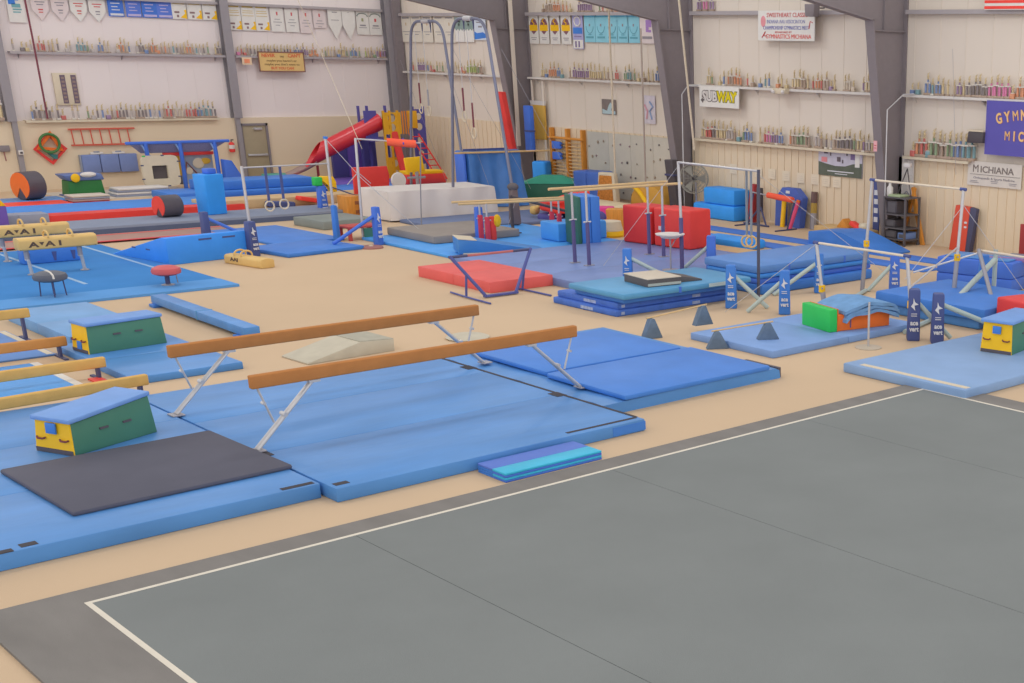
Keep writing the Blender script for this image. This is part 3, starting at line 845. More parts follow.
t = thing('trampoline_enclosure', 'blue padded net enclosure with a mural behind the white panel', 'net enclosure', (19.0, 49.0, 0))
NET = mat('dark_net', (142, 146, 186), .9, .05, .25, 60)
for x in (-1.2, -.08, 1.1):
    z0 = 1.1 if x < -1 else 0
    g = G(); g.tube([(x + (.12 if z0 else 0), 0, z0), (x, 0, 1.2), (x - .02, 0, 1.6)], .07, DEEP, 10); g.tube([(x, 0, 1.25), (x - .16, .0, 1.58)], .03, mat('post_strap_blue', (140, 170, 220)), 6); g.obj('post', t, 'blue padded post')
g = G(); g.box(-1.85, 1.62, -.06, .08, 1.56, 1.66, DEEP, .04); g.obj('top_rail', t, 'blue padded rail')
g = G(); g.cube8([(-1.3, .28, 1.25), (1.0, .28, 1.25), (1.0, .3, 1.25), (-1.3, .3, 1.25)], [(-1.72, .0, 1.58), (1.5, .0, 1.58), (1.5, .02, 1.58), (-1.72, .02, 1.58)], NET); g.obj('net', t, 'dark net')
g = G(); g.box(-.6, 1.12, .24, .32, 1.14, 1.25, RED, .02); g.box(-.6, -.45, .24, .32, .2, 1.14, RED, .02); g.obj('red_rail', t, 'red rail')
g = G(); g.box(-.4, 1.1, .38, .42, .15, 1.14, mat('mural_base', (150, 160, 176), .8, .1, .1, 3)); mu = g.obj('mural', t)
g = G(); g.box(-.4, -.02, .35, .38, .45, 1.12, mat('mural_yellow', (214, 172, 66))); g.ball((.6, .37, .85), .2, CREAM, (1, .1, .9)); g.ball((.25, .37, .6), .12, CREAM, (1, .1, 1)); g.ball((.85, .37, .92), .18, mat('mural_yellow', (214, 172, 66)), (1, .1, .6)); g.tube([(.05, .37, .3), (.2, .37, .9), (.5, .37, .5)], .03, mat('mural_maroon', (140, 84, 84)), 6); g.box(-.38, -.04, .35, .38, .16, .45, BLACKV); g.obj('painting', mu)
g = G(); g.cube8([(1.2, -.35, .0), (2.0, -.3, .0), (2.0, .0, .0), (1.2, 0, .0)], [(1.2, -.35, 1.0), (1.5, -.3, .95), (1.5, 0, .95), (1.2, 0, 1.0)], DEEP, .04); g.obj('side_wing', t, 'blue padded wing')

# stacks of blue mats left of the red slide
slab('mat_stack', 'long pile of royal blue mats before the olive door, upper mat', 'gym mat', 18.2, 21.9, 45.6, 46.9, .25, .55, ROYAL, .05)
slab('mat_stack', 'long pile of royal blue mats before the olive door, lower mat', 'gym mat', 17.0, 22.2, 45.3, 47.0, 0.02, .25, ROYAL, .05)
slab('floor_mat', 'purple floor mat in front of the royal blue pile', 'gym mat', 17.2, 22.6, 44.4, 45.25, 0, .06, PURPLE, .01)
slab('floor_beam', 'tan carpeted beam behind the blue-grey strip beside the blue tower', 'balance beam', 16.8, 22.2, 42.2, 43.3, 0, .28, mat('beam_tan_carpet', (206, 178, 140), .9, .05), .03)
slab('landing_mat', 'thick olive grey crash mat at the end of the blue-grey strip', 'gym mat', 17.35, 18.95, 36.0, 37.6, 0, .24, mat('olive_vinyl', (136, 142, 138), .6, .2, .06, 2), .03, math.radians(4))
t = thing('red_pile', 'red soft blocks and a dark shoe pile behind the hooded stand', 'soft block', (19.9, 42.0, 0))
g = G(); g.obox((.0, 0, .2), (.7, .3, .14), REDB, (0, .2, .2), .04); g.obj('red_block', t)
g = G(); g.obox((-.9, 0, .1), (.9, .3, .18), NAVY, (0, .1, .1), .05); g.obj('dark_bundle', t, 'dark bundle')
t = thing('crate', 'orange wooden crate with holes beside the white cloth', 'crate', (19.6, 38.6, 0))
g = G(); g.box(-.25, .2, -.3, .3, 0, .62, WOODO, .02); g.obj('body', t)
for z in (.15, .42):
    g = G(); g.box(.0, .17, -.312, -.29, z - .05, z + .05, mat('crate_hole', (150, 92, 62))); g.obj('hand_hole', t)
# ------------------------------------------------------------------ playground by the end wall
t = thing('play_tower', 'yellow and purple play tower with holed panels in the back corner', 'play tower', (26.4, 48.2, 0))
YP = paint('play_yellow', (226, 168, 42), .5)
PP = paint('play_purple', (92, 88, 160), .5)
def holed(g, x0, x1, z0, z1, holes, y, m):
    """Panel as strips around square-ish holes (round holes get rims)."""
    n = 20
    for i, (cz, r) in enumerate(holes):
        lo = z0 if i == 0 else (holes[i - 1][0] + cz) / 2
        hi = z1 if i == len(holes) - 1 else (cz + holes[i + 1][0]) / 2
        cx = (x0 + x1) / 2
        out = []
        for k in range(n):
            a = 2 * PI * k / n
            dx, dz = math.cos(a), math.sin(a)
            tt = min(((x1 - x0) / 2) / abs(dx) if abs(dx) > 1e-6 else 9, ((hi - cz) if dz > 0 else (cz - lo)) / abs(dz) if abs(dz) > 1e-6 else 9)
            out.append((cx + dx * tt, cz + dz * tt))
        # snap to corners
        for qx in (x0, x1):
            for qz in (lo, hi):
                k = min(range(n), key=lambda k: (out[k][0] - qx) ** 2 + (out[k][1] - qz) ** 2)
                out[k] = (qx, qz)
        inn = [(cx + r * math.cos(2 * PI * k / n), cz + r * math.sin(2 * PI * k / n)) for k in range(n)]
        g.ring(out, inn, y, y + .04, m, 'y')
g = G(); holed(g, -.4, .35, 1.75, 2.55, [(2.0, .14), (2.35, .16)], -.25, YP); g.obj('upper_panel', t, 'yellow panel with round holes')
g = G(); holed(g, -.33, .25, .1, .9, [(.3, .13), (.68, .13)], -.25, YP); g.obj('lower_panel', t, 'yellow panel with two round holes')
for x in (-.36, -.1, .22):
    g = G(); g.box(x - .04, x + .04, -.26, -.2, .05, 2.62, YP); g.obj('post', t, 'yellow post')
g = G(); g.box(.62, 1.06, -.22, -.17, 1.95, 2.6, YP, .02); g.obj('side_panel', t, 'yellow side panel')
for x in (.4, .5, .6):
    g = G(); g.box(x - .02, x + .02, -.3, -.26, 1.75, 2.6, paint('play_orange', (222, 138, 52))); g.obj('slat', t, 'orange slat')
g = G(); g.box(-.15, .2, -.2, -.16, 1.3, 1.75, PP); g.box(-.15, .2, -.2, -.16, .9, 1.25, mat('play_panel_lilac', (158, 148, 180))); g.obj('back_panel', t, 'purple panel')
for x, y in ((-.75, .9), (-.4, .9), (.35, .9)):
    g = G(); g.box(x - .04, x + .04, y - .04, y + .04, 0, 2.75, PP); g.obj('post', t, 'purple post')
g = G(); g.box(-.9, .4, -.15, .95, 1.5, 1.6, PP); g.obj('deck', t)
g = G(); g.box(-.9, -.4, .2, .26, 1.6, 2.6, PP); g.obj('deck_wall', t, 'purple wall')
g = G(); holed(g, .98, 1.4, .6, 2.65, [(1.0, .12), (1.5, .13), (2.0, .14), (2.38, .13)], -.1, PP); g.box(.94, 1.0, -.12, -.02, 0, 2.75, PP); g.box(1.38, 1.44, -.12, -.02, 0, 2.75, PP); g.obj('holed_ladder', t, 'purple ladder panel with round holes')
g = G(); g.cube8([(-.05, -.8, 0), (.2, -.8, 0), (.2, -.7, 0), (-.05, -.7, 0)], [(-.1, -.25, 1.85), (.15, -.25, 1.85), (.15, -.15, 1.85), (-.1, -.15, 1.85)], RED)
g.T = Matrix.Translation((.45, 0, 0)); g.obj('ramp', t, 'red ramp')
g = G()
for dx in (0, .38):
    g.tube([(.62 + dx, -.3, 1.75), (1.35 + dx, -.9, .05)], .03, RED, 6)
for k in range(8):
    q = (k + .5) / 8
    g.tube([(.62 + .73 * q, -.3 - .6 * q, 1.75 - 1.7 * q), (1.0 + .73 * q, -.3 - .6 * q, 1.75 - 1.7 * q)], .022, RED, 6)
g.obj('ladder', t, 'red ladder')

t = thing('tube_slide', 'big red tube slide with an open lower end at the end wall', 'slide', (24.8, 48.9, 0))
SLIDE = mat('glossy_red_plastic', (214, 54, 62), .3, .5, .03, 2)
g = G()
p0, p1 = Vector((1.4, -.4, 2.22)), Vector((-1.2, .1, .98))
R0 = .31
d = (p1 - p0).normalized(); u = d.cross(Vector((0, 0, 1))).normalized(); w_ = u.cross(d)
n = 24
def rg(p, r, cut=0): return [p + u * r * math.cos(2 * PI * k / n) + w_ * r * math.sin(2 * PI * k / n) + d * (cut * (math.sin(2 * PI * k / n))) for k in range(n)]
rings = [rg(p0, R0), rg(p0 + (p1 - p0) * .5, R0), rg(p1, R0, -.5), rg(p1, R0 - .02, -.5), rg(p0 + (p1 - p0) * .5, R0 - .02), rg(p0, R0 - .02)]
vs = [v for q in rings for v in q]
fs = [(a * n + k, a * n + (k + 1) % n, ((a + 1) % 6) * n + (k + 1) % n, ((a + 1) % 6) * n + k) for a in range(6) for k in range(n)]
g.poly(vs, fs, SLIDE); bmesh.ops.recalc_face_normals(g.bm, faces=g.bm.faces[:])
g.obj('tube', t)
g = G()
rows = []
for i in range(9):
    q = i / 8
    c = p1 + Vector((-1.0 * q, -.1 * q, -.05 - .52 * q + .12 * q * q))
    rows.append([c + Vector((0, R0 * math.cos(a), R0 * (.55 - .2 * q) * (math.sin(a)) - .12)) for a in [PI + PI * k / 10 for k in range(11)]])
vs = [v for r in rows for v in r] + [v + Vector((0, 0, -.025)) for r in rows for v in r]
W = 11; o_ = len(rows) * W
fs = [(i * W + k, i * W + k + 1, (i + 1) * W + k + 1, (i + 1) * W + k) for i in range(8) for k in range(10)]
g.poly(vs, fs + [tuple(o_ + q for q in f[::-1]) for f in fs] + [(i * W, (i + 1) * W, o_ + (i + 1) * W, o_ + i * W) for i in range(8)] + [(i * W + 10, o_ + i * W + 10, o_ + (i + 1) * W + 10, (i + 1) * W + 10) for i in range(8)], mat('slide_inside_grey', (166, 142, 134), .5)); g.obj('chute', t, 'grey chute')
g = G(); g.tube([(-1.0, .2, .62), (-1.0, .2, 0)], .05, mat('slide_leg', (172, 64, 72)), 8); g.obj('leg', t)

t = thing('padded_wall', 'purple padded panels standing under the red tube slide', 'padded panel', (25.4, 49.6, 0))
for i in range(3):
    g = G(); zt = (1.15, 1.6, 2.1)[i]; g.cube8([(-.75 + i * .6, -.1, 0), (-.15 + i * .6, -.1, 0), (-.15 + i * .6, .1, 0), (-.75 + i * .6, .1, 0)], [(-.75 + i * .6, -.1, zt), (-.15 + i * .6, -.1, zt + .38), (-.15 + i * .6, .1, zt + .38), (-.75 + i * .6, .1, zt)], (INDIGO, PURPLE, INDIGO)[i], .03); g.obj('panel', t)
for lab, x0, x1, y0, y1, m in (('purple floor mat under the red slide and yellow tower', 23.0, 27.8, 46.8, 49.4, PURPLE), ('flat blue floor mat beside the red board behind the cloth', 22.3, 26.8, 44.8, 46.7, ROYAL), ('flat red floor mat in front of the slide mouth', 21.9, 22.95, 47.3, 48.9, REDB)):
    slab('floor_mat', lab, 'gym mat', x0, x1, y0, y1, 0, .12 if m is not REDB else .3, m, .02)
slab('foam_wedge', 'small teal foam block at the foot of the slide', 'foam block', 22.2, 23.1, 49.6, 50.4, 0, .3, vinyl('sea_green', (92, 176, 158)), .05)
slab('foam_block', 'low dark brown soft block left of the red slide mat', 'foam block', 21.2, 21.75, 46.95, 47.3, .0, .38, mat('brown_block', (140, 86, 72)), .05)
t = thing('stair_mats', 'red and yellow stepped soft blocks right of the yellow play tower', 'soft block', (26.3, 45.6, 0.12))
g = G(); g.box(-1.0, .6, -.3, .4, 0, .35, RED, .04); g.obj('lower_step', t, 'red step')
g = G(); g.box(-.95, .55, -.25, .35, .35, .47, YELLOW, .03); g.obj('upper_step', t, 'yellow step')

# ------------------------------------------------------------------ boards and bar behind the cloth-covered unit
t = thing('red_board', 'large red padded board standing behind the white cloth, left end', 'padded board', (21.42, 40.6, 0))
g = G(); g.prism([(-.62, .42), (.55, .42), (.62, .95), (.56, 1.25), (-.62, 1.25)], -.05, .05, RED, 'y', .02); g.obj('board', t)
for x in (-.45, .45):
    g = G(); g.tube([(x, 0, .45), (x, 0, 0)], .03, STEEL, 8); g.obj('leg', t)
t = thing('yellow_board', 'yellow padded board on a steel post behind the white cloth', 'padded board', (23.45, 41.5, 0))
g = G(); g.prism([(-.28, .93), (.4, .93), (.33, 1.44), (-.33, 1.4)], -.05, .05, YELLOW, 'y', .03); g.obj('board', t)
g = G(); g.tube([(.1, 0, .95), (.1, 0, 0)], .06, STEEL, 8); g.tube([(-.25, 0, .75), (.4, 0, .75)], .04, STEEL, 8); g.obj('post', t)
t = thing('white_disc', 'round white disc on a post behind the white cloth', 'disc', (21.7, 39.4, 0))
g = G(); g.T = Matrix.Translation((0, 0, .9)) @ Matrix.Rotation(PI / 2, 4, 'X'); g.lathe([(.0, -.04), (.24, -.04), (.25, 0), (.24, .04), (0, .04)], WHITEV, 28); g.obj('disc', t)
g = G(); g.tube([(0, .05, .9), (0, .05, 0)], .025, STEEL, 8); g.obj('post', t)

t = thing('high_bar', 'high bar carrying an orange foam roll in front of the yellow play tower', 'high bar', (17.3, 33.55, 0))
g = G(); g.tube([(0, 0, 0), (.1, .05, 2.62)], .035, CHROME, 10); g.obj('post', t)
g = G(); g.tube([(.1, .05, 2.6), (1.5, -.75, 2.5)], .02, CHROME, 8); g.obj('bar', t)
g = G(); g.tube([(1.5, -.75, 2.5), (1.7, -.2, 1.3), (1.72, .0, 0.0)], .016, STEEL, 8); g.obj('post', t)
for dx in (-.55, .55):
    g = G(); g.tube([(.06, .03, 1.75), (.06 + dx * .6, .03, 1.45)], .01, CHROME, 6); g.obj('tie', t)
t = thing('foam_roll', 'orange foam roll wrapped round the high bar', 'foam roll', (18.35, 32.98, 2.5), math.radians(-30))
g = G(); g.tube([(-.36, 0, .03), (-.3, 0, .028), (.3, 0, -.02), (.36, 0, -.025)], .1, mat('orange_foam', (246, 104, 78), .8, .1), 14); g.obj('roll', t)
g = G(); g.tube([(.05, 0, .112), (.05, -.11, 0), (.05, 0, -.112), (.05, .11, 0)], .02, PURPLE, 6, True); g.obj('strap', t, 'purple strap')

# ------------------------------------------------------------------ white cloth-covered unit
t = thing('covered_unit', 'long trampoline-like unit draped with a white cloth', 'covered unit', (21.5, 37.3, 0), math.radians(-2))
CLOTH = mat('white_cloth', (222, 213, 208), .85, .1, .02, 2, .1, 20)
g = G()
hx, hy, H = 1.76, .85, .88
def ringpts(z, amp):
    out = []
    per = [(-hx, -hy), (hx, -hy), (hx, hy), (-hx, hy)]
    for e in range(4):
        (ax_, ay_), (bx_, by_) = per[e], per[(e + 1) % 4]
        N = 48 if e % 2 == 0 else 20
        nx, ny = (0, -1) if e == 0 else (1, 0) if e == 1 else (0, 1) if e == 2 else (-1, 0)
        for k in range(N):
            q = k / N
            s_ = amp * (math.sin(q * N * .55 + e * 2) * .6 + math.sin(q * N * .23 + 1.3) * .7 + .6)
            out.append((ax_ + (bx_ - ax_) * q + nx * s_, ay_ + (by_ - ay_) * q + ny * s_, z))
    return out
levels = [(H, 0), (H - .03, .015), (H - .3, .03), (.35, .045), (.05, .06)]
R_ = [ringpts(z, a) for z, a in levels]
N = len(R_[0]); vs = [p for r in R_ for p in r]
fs = [(i * N + (k + 1) % N, i * N + k, (i + 1) * N + k, (i + 1) * N + (k + 1) % N) for i in range(4) for k in range(N)]
g.poly(vs, fs + [tuple(range(N)), tuple(4 * N + k for k in range(N - 1, -1, -1))], CLOTH); g.obj('cloth', t)
for x in (-1.68, 1.68):
    g = G(); g.box(x - .04, x + .04, -.75, .75, 0, .05, STEEL); g.obj('foot_rail', t)

# blue tarp-covered frame
t = thing('covered_rack', 'tall frame draped with a shiny blue tarpaulin behind the ring frames', 'covered frame', (24.65, 39.35, 0))
TARP = mat('blue_tarp', (66, 122, 196), .35, .45, .08, 3, .5, 6)
g = G()
def tp(z, a):
    o = []
    for (ax_, ay_), (bx_, by_), N in (((-1.0, -.95), (.95, -.95), 30), ((.95, -.95), (.95, -.2), 8), ((.95, -.2), (-1.0, -.2), 8), ((-1.0, -.2), (-1.0, -.95), 8)):
        for k in range(N):
            q = k / N
            w1 = a * (math.sin(q * N * .7) + .8 * math.sin(q * N * .31 + 1))
            if ay_ == by_ == -.95: w1 += (.45 * max(0, 1 - z / 1.7) ** 1.3) * min(1, max(0, q * 3 - .6))
            nx, ny = (by_ - ay_), -(bx_ - ax_)
            l = math.hypot(nx, ny)
            o.append((ax_ + (bx_ - ax_) * q + nx / l * w1, ay_ + (by_ - ay_) * q + ny / l * w1, z + (.03 * math.sin(q * 5) if z > 1.6 else 0)))
    return o
R_ = [tp(z, a) for z, a in ((1.76, 0), (1.68, .02), (1.2, .035), (.5, .04), (.02, .05))]
N = len(R_[0]); vs = [p for r in R_ for p in r]
fs = [(i * N + (k + 1) % N, i * N + k, (i + 1) * N + k, (i + 1) * N + (k + 1) % N) for i in range(4) for k in range(N)]
g.poly(vs, fs + [tuple(range(N)), tuple(4 * N + k for k in range(N - 1, -1, -1))], TARP); g.obj('tarpaulin', t)
g = G(); g.tube([(-1.6, -1.0, 1.75), (2.1, -1.0, 1.72)], .03, WOODP, 8); g.obj('wooden_rail', t, 'wooden rail')
g = G(); g.box(-.9, .6, -.6, -.5, 1.77, 1.83, NAVY); g.obj('top_bar', t)
g = G(); g.box(-1.12, -1.02, -.85, -.3, .0, 1.75, DEEP, .04); g.obj('left_side_slab', t, 'blue slab for the dark left tarpaulin side')  # thin added slab stands for the tarpaulin's own dark left side

# ------------------------------------------------------------------ ring frames
RFS = mat('ring_frame_steel', (124, 126, 146), .45, .35, .05, 4, metal=.2)
def ring_frame(label, loc, bl, br, tl, tr, top, lowz=0.0):
    """Inverted-U steel frame in the local y-z plane; y grows to the left of the picture."""
    t = thing('ring_tower', label, 'ring frame', loc)
    r = .55
    def leg(yb, yt, s):
        pts = [(0, yb, lowz if s > 0 else 0), (0, yb + (yt - yb) * .98, top - r)]
        for k in range(1, 8):
            a = PI / 2 * k / 7
            pts.append((0, yt - s * r * (1 - math.cos(a)), top - r + r * math.sin(a)))
        pts.append((0, (tl + tr) / 2, top))
        return pts
    g = G(); g.tube(leg(bl, tl, 1), .045, RFS, 10); g.obj('leg', t)
    g = G(); g.tube(leg(br, tr, -1), .045, RFS, 10); g.obj('leg', t)
    c = (tl + tr) / 2
    g = G(); g.tube([(0, c - .2, top), (0, c + .2, top)], .075, CHROME, 10); g.obj('top_sleeve', t)
    for dy in (-.25, .25):
        g = G(); g.tube([(0, c + dy, top), (0, c + dy * 1.02, top - .35)], .03, DKSTEEL, 6, r2=.01); g.obj('swivel', t)
    for a_, b_ in (((0, br, .9), (-1.2, br - 1.2, 0.1)), ((0, br + .3, top - .8), (1.7, br - 1.0, .6)), ((0, bl - .1, top - 1.2), (1.5, bl + .2, .5))):
        g = G(); g.tube([a_, b_], .005, STEEL, 5); g.obj('guy_cable', t)
    return t, c
def hung_ring(label, x, y, ztop, zr, m, straplen):
    r = thing('gymnastic_ring', label, 'ring', (x, y, zr))
    g = G(); g.tube([(0, 0, .16 + straplen), (0, 0, ztop - zr)], .01, CHROME, 5); g.tube([(0, 0, .16), (0, 0, .16 + straplen)], .026, m, 6); g.obj('strap', r)
    g = G(); g.tube([(0.02 * math.cos(2 * PI * i / 18), .14 * math.cos(2 * PI * i / 18), .15 * math.sin(2 * PI * i / 18)) for i in range(18)], .02, CREAM, 6, True); g.obj('ring', r)
t, c = ring_frame('left of two tall grey steel ring frames with rounded tops', (23.6, 40.4, 0), 1.7, -1.95, .8, -1.2, 5.7)
hung_ring('hanging ring on a dark red strap under the left ring frame', 23.6, 40.95, 5.4, 3.0, ROPER, .65)
hung_ring('second hanging ring under the left ring frame, half hidden by its leg', 23.6, 40.45, 5.4, 2.95, STEEL, .5)
t, c = ring_frame('right of two tall grey steel ring frames with rounded tops', (22.0, 35.25, 0), 1.45, -1.95, .85, -1.0, 5.72, .9)
hung_ring('hanging ring on a dark strap, left one of the right ring frame', 22.0, 35.75, 5.4, 3.0, ROPER, .65)
hung_ring('hanging ring on a red brown strap, right one of the right ring frame', 22.0, 35.3, 5.4, 2.55, ROPER, .7)
t = thing('column_pad', 'brown-grey padded sleeve around the foot of the right ring frame', 'post pad', (21.9, 33.32, .1))
g = G(); g.cube8([(-.14, -.14, 0), (.14, -.14, 0), (.14, .14, 0), (-.14, .14, 0)], [(-.1, -.1, 1.05), (.1, -.1, 1.05), (.1, .1, 1.05), (-.1, .1, 1.05)], mat('pad_brown', (122, 108, 108), .7, .1, .08, 3), .04); g.obj('cover', t)
g = G(); g.ball((0, 0, 1.06), .15, mat('pad_bag', (104, 98, 100), .8), (1.1, 1, .8)); g.obj('cap', t)

# mats in the middle
slab('landing_mat', 'dark grey-blue mat in front of the white cloth and tarpaulin', 'gym mat', 19.9, 24.6, 33.6, 36.3, 0, .1, mat('slate_vinyl', (108, 122, 158), .6, .2, .06, 2), .03)
slab('landing_mat', 'thick olive brown crash mat below the white cloth', 'gym mat', 18.0, 20.6, 31.15, 33.55, .08, .28, mat('olive_brown_vinyl', (150, 140, 133), .6, .2, .06, 2), .03)
slab('floor_mat', 'bright blue mat under the olive brown crash mat and the parallel bars', 'gym mat', 17.25, 22.3, 28.35, 33.55, 0, .075, BRIGHT, .02)
t, hx, hy, h = slab('landing_mat', 'wide slate blue mat under the tall parallel bars', 'gym mat', 16.85, 22.6, 23.1, 28.3, 0, .18, vinyl('slate_blue', (118, 139, 192)), .035, panels=3, ax='y')
patch(t, 'white_tag', -hx - .004, -hx + .12, -hy + 1.6, -hy + 1.85, h - .02, h + .004, WHITE, 'white tag')
patch(t, 'white_tag', -hx - .004, -hx + .12, hy - 2.2, hy - 1.95, h - .02, h + .004, WHITE, 'white tag')
t = thing('wedge_ramp', 'blue wedge with cream edges on the bright blue mat', 'wedge', (18.45, 28.95, .08), math.radians(-22))
g = G(); g.prism([(-1.0, 0.05), (-1.0, .4), (-.6, .36), (1.15, .05), (1.15, 0), (-.6, 0)], -.4, .4, vinyl('wedge_mid_blue', (70, 134, 204)), 'y', .015); g.obj('body', t)
g = G(); g.cube8([(-1.0, -.41, .4), (-.55, -.41, .352), (-.55, .41, .352), (-1.0, .41, .4)], [(-1.0, -.41, .415), (-.55, -.41, .367), (-.55, .41, .367), (-1.0, .41, .415)], CREAM); g.box(-.9, -.1, -.42, -.39, .0, .06, CREAM); g.obj('edging', t, 'cream edging')
slab('landing_mat', 'red mat on the tan floor behind the low kip bar', 'gym mat', 15.25, 16.85, 24.3, 27.2, 0, .24, mat('red_mat_vinyl', (226, 104, 100), .6, .2, .06, 2), .03, panels=2, ax='y')

# low kip bar
t = thing('kip_bar', 'low blue steel training bar with splayed posts before the red mat', 'training bar', (15.25, 23.9, 0))
KB = paint('kip_blue', (84, 92, 156))
for s_, xt in ((-1, -.95), (1, 1.0)):
    xb = s_ * .37
    g = G(); g.tube([(xb, 0, .05), (xt, .3, .88)], .035, KB, 8); lg = g.obj('post', t)
    xs = xb + (xt - xb) * .55
    g = G(); g.tube([(xs, .16, .5), (xs - s_ * .02, .25, .04)], .025, KB, 8); g.obj('strut', lg)
    g = G(); g.tube([(xs - s_ * .08, .95, .025), (xs, .25, .03), (xs + s_ * .03, -.72, .025)], .02, KB, 8); g.obj('foot', lg)
g = G(); g.tube([(-.97, .3, .86), (-.55, .3, .86)], .03, DKSTEEL, 8); g.tube([(.55, .3, .86), (1.0, .3, .86)], .03, DKSTEEL, 8); g.tube([(-.55, .3, .86), (.55, .3, .86)], .026, mat('bar_pinkish', (190, 112, 112)), 8); g.obj('bar', t)
g = G(); g.box(-.4, .4, -.05, .05, .02, .06, KB); g.obj('cross_bar', t)

# parallel bars
def pbars(label, loc, rz, L, gap, z, legx, lm, pads=None):
    t = thing('parallel_bars', label, 'parallel bars', loc, rz)
    for s_ in (-1, 1):
        y = s_ * gap / 2
        g = G(); g.tube([(-L / 2, y, z), (L / 2, y, z)], .032, WOODP, 8); g.obj('rail', t)
        for x in legx:
            g = G(); g.tube([(x, y, 0), (x, y, z * .58)], .045, lm, 8); lg = g.obj('leg', t)
            g = G(); g.tube([(x, y, z * .55), (x, y, z)], .028, CHROME, 8); g.tube([(x - .1, y, z * .58), (x + .1, y, z * .58)], .02, CHROME, 6); g.obj('upright', lg, 'pale steel upright')
            g = G(); g.box(x - .12, x + .12, y - .06, y + .06, 0, .02, STEEL); g.obj('foot_plate', lg)
            if pads:
                g = G(); g.box(x - .06, x + .06, y - .06, y + .06, .02, .7, pads, .03); g.obj('pad', lg, 'red pad')
    return t
pbars('tall parallel bars with wooden rails in front of the red boxes', (19.6, 25.45, .18), math.radians(0), 3.5, .55, 1.73, (-1.12, 1.12), paint('bar_purple_steel', (92, 86, 132)))
pbars('lower parallel bars with red padded legs left of the tall pair', (20.2, 30.4, .075), math.radians(-12), 3.55, .5, 1.05, (-1.05, .95), paint('bar_red_steel', (176, 72, 92)), mat('red_leg_pad', (206, 66, 84), .6))
t = thing('single_post', 'black steel post on a small base plate among the low bars', 'post', (20.75, 31.7, .075))
g = G(); g.tube([(0, 0, 0), (0, 0, 1.05)], .045, BLACK, 8); g.obj('post', t)
g = G(); g.box(-.25, .25, -.04, .04, 0, .03, BLACK); g.box(-.04, .04, -.2, .2, 0, .03, BLACK); g.obj('base_plate', t)
g = G(); g.tube([(.05, 0, 1.0), (1.6, -1.0, .5)], .04, BLACK, 8); g.obj('arm', t)
post_pad('royal blue printed pad between the red legs of the low bars', (19.3, 31.05, .08), .88, DEEP, .1, .2)
t = thing('flag_pad', 'red and yellow padded flap beside the blue printed bar pad', 'pad', (19.62, 30.95, .08))
g = G(); g.box(-.06, .1, -.06, .06, 0, .62, REDB, .03); g.obj('red_pad', t, 'red pad')
g = G(); g.ball((.14, -.05, .5), .13, YELLOW, (.9, .5, 1.3)); g.obj('yellow_pad', t, 'yellow pad')
slab('soft_cube', 'low royal blue soft cube behind the red legs of the low bars', 'soft block', 20.75, 22.3, 29.5, 30.4, .075, .56, BRIGHT, .05, math.radians(-3))
t = thing('folded_mat', 'upright folded mat, dark green and royal blue, behind the tall bars', 'gym mat', (20.98, 28.78, .1), math.radians(-17))
g = G(); g.box(-.31, -.2, -.5, .5, 0, 1.26, vinyl('fold_green', (56, 106, 92)), .03); g.obj('green_panel', t, 'dark green panel')
for x in (-.2, .06):
    g = G(); g.box(x + .003, x + .257, -.5, .5, 0, 1.26, ROYAL, .03); g.obj('blue_panel', t, 'royal blue panel')

# red boxes
t = thing('soft_box', 'left of two big red vinyl boxes behind the tall parallel bars', 'soft block', (22.16, 27.55, .18), math.radians(7))
g = G(); g.box(-.42, .42, -.5, .5, 0, .96, mat('red_box_vinyl', (218, 62, 62), .5, .3, .05, 1.6, .2, 5), .05, 3); g.obj('body', t)
t = thing('soft_box', 'right of two big red vinyl boxes with a small white print', 'soft block', (22.3, 26.35, .18), math.radians(7))
g = G(); g.box(-.4, .42, -.66, .6, 0, .98, RED, .05, 3); b = g.obj('body', t)
g = G()
for k in range(4): g.box(-.408, -.39, .38 - k * .06, .42 - k * .06, .42, .52, LOGOW)
g.obj('printing', b, 'white printing')
g = G(); g.lathe([(.32, .0), (.34, .03), (.26, -.0), (.2, -.06)][::-1], WHITEV, 26)
t = thing('chalk_bowl', 'white chalk bowl on a thin stand in front of the red boxes', 'chalk bowl', (19.5, 23.45, .18))
o = g.obj('bowl', t); o.location.z = .8
g = G(); g.tube([(0, 0, 0), (0, 0, .76)], .02, STEEL, 8); g.tube([(0, 0, .5), (.22, 0, .76)], .012, STEEL, 6); g.obj('stand', t)
g = G(); g.lathe([(.2, 0), (.2, .015), (.05, .03)], STEEL, 18); g.obj('base', t)
# ------------------------------------------------------------------ mat piles in the right middle
WORN = mat('worn_print', (158, 172, 206), .7, .1, .25, 12)
SCUFF = mat('scuffed_navy_vinyl', (78, 116, 202), .6, .2, .12, 5, .2, 8)
def pile(labels, spec):
    for lab, (x0, x1, y0, y1, z0, z1, m, bv) in zip(labels, spec):
        t, hx, hy, h = slab('landing_mat', lab, 'gym mat', x0, x1, y0, y1, z0, z1, m, bv)
        yield t, hx, hy, h
P = list(pile(['scuffed navy bottom mat of the pile that carries the black box', 'second scuffed navy mat of the pile that carries the black box', 'royal blue mat third up, just under the teal one', 'teal top mat carrying the black and beige box'],
     [(15.6, 18.6, 20.45, 22.55, 0, .13, SCUFF, .03), (15.68, 18.62, 20.5, 22.5, .13, .26, SCUFF, .03), (15.72, 18.9, 20.35, 21.95, .26, .36, ROYAL, .03), (15.6, 19.0, 20.2, 22.0, .36, .48, TEAL, .04)]))
for (t, hx, hy, h) in P[:2]:
    for x, w_ in ((-1.38, .12), (.45, .3)):
        patch(t, 'worn_tag', x, x + w_ * .7, -hy - .006, -hy + .01, .03, h - .04, WORN, 'worn pale tag')
    patch(t, 'worn_tag', -hx - .006, -hx + .01, -.3, .1, .03, h - .04, WORN, 'worn pale tag')
t, hx, hy, h = P[3]
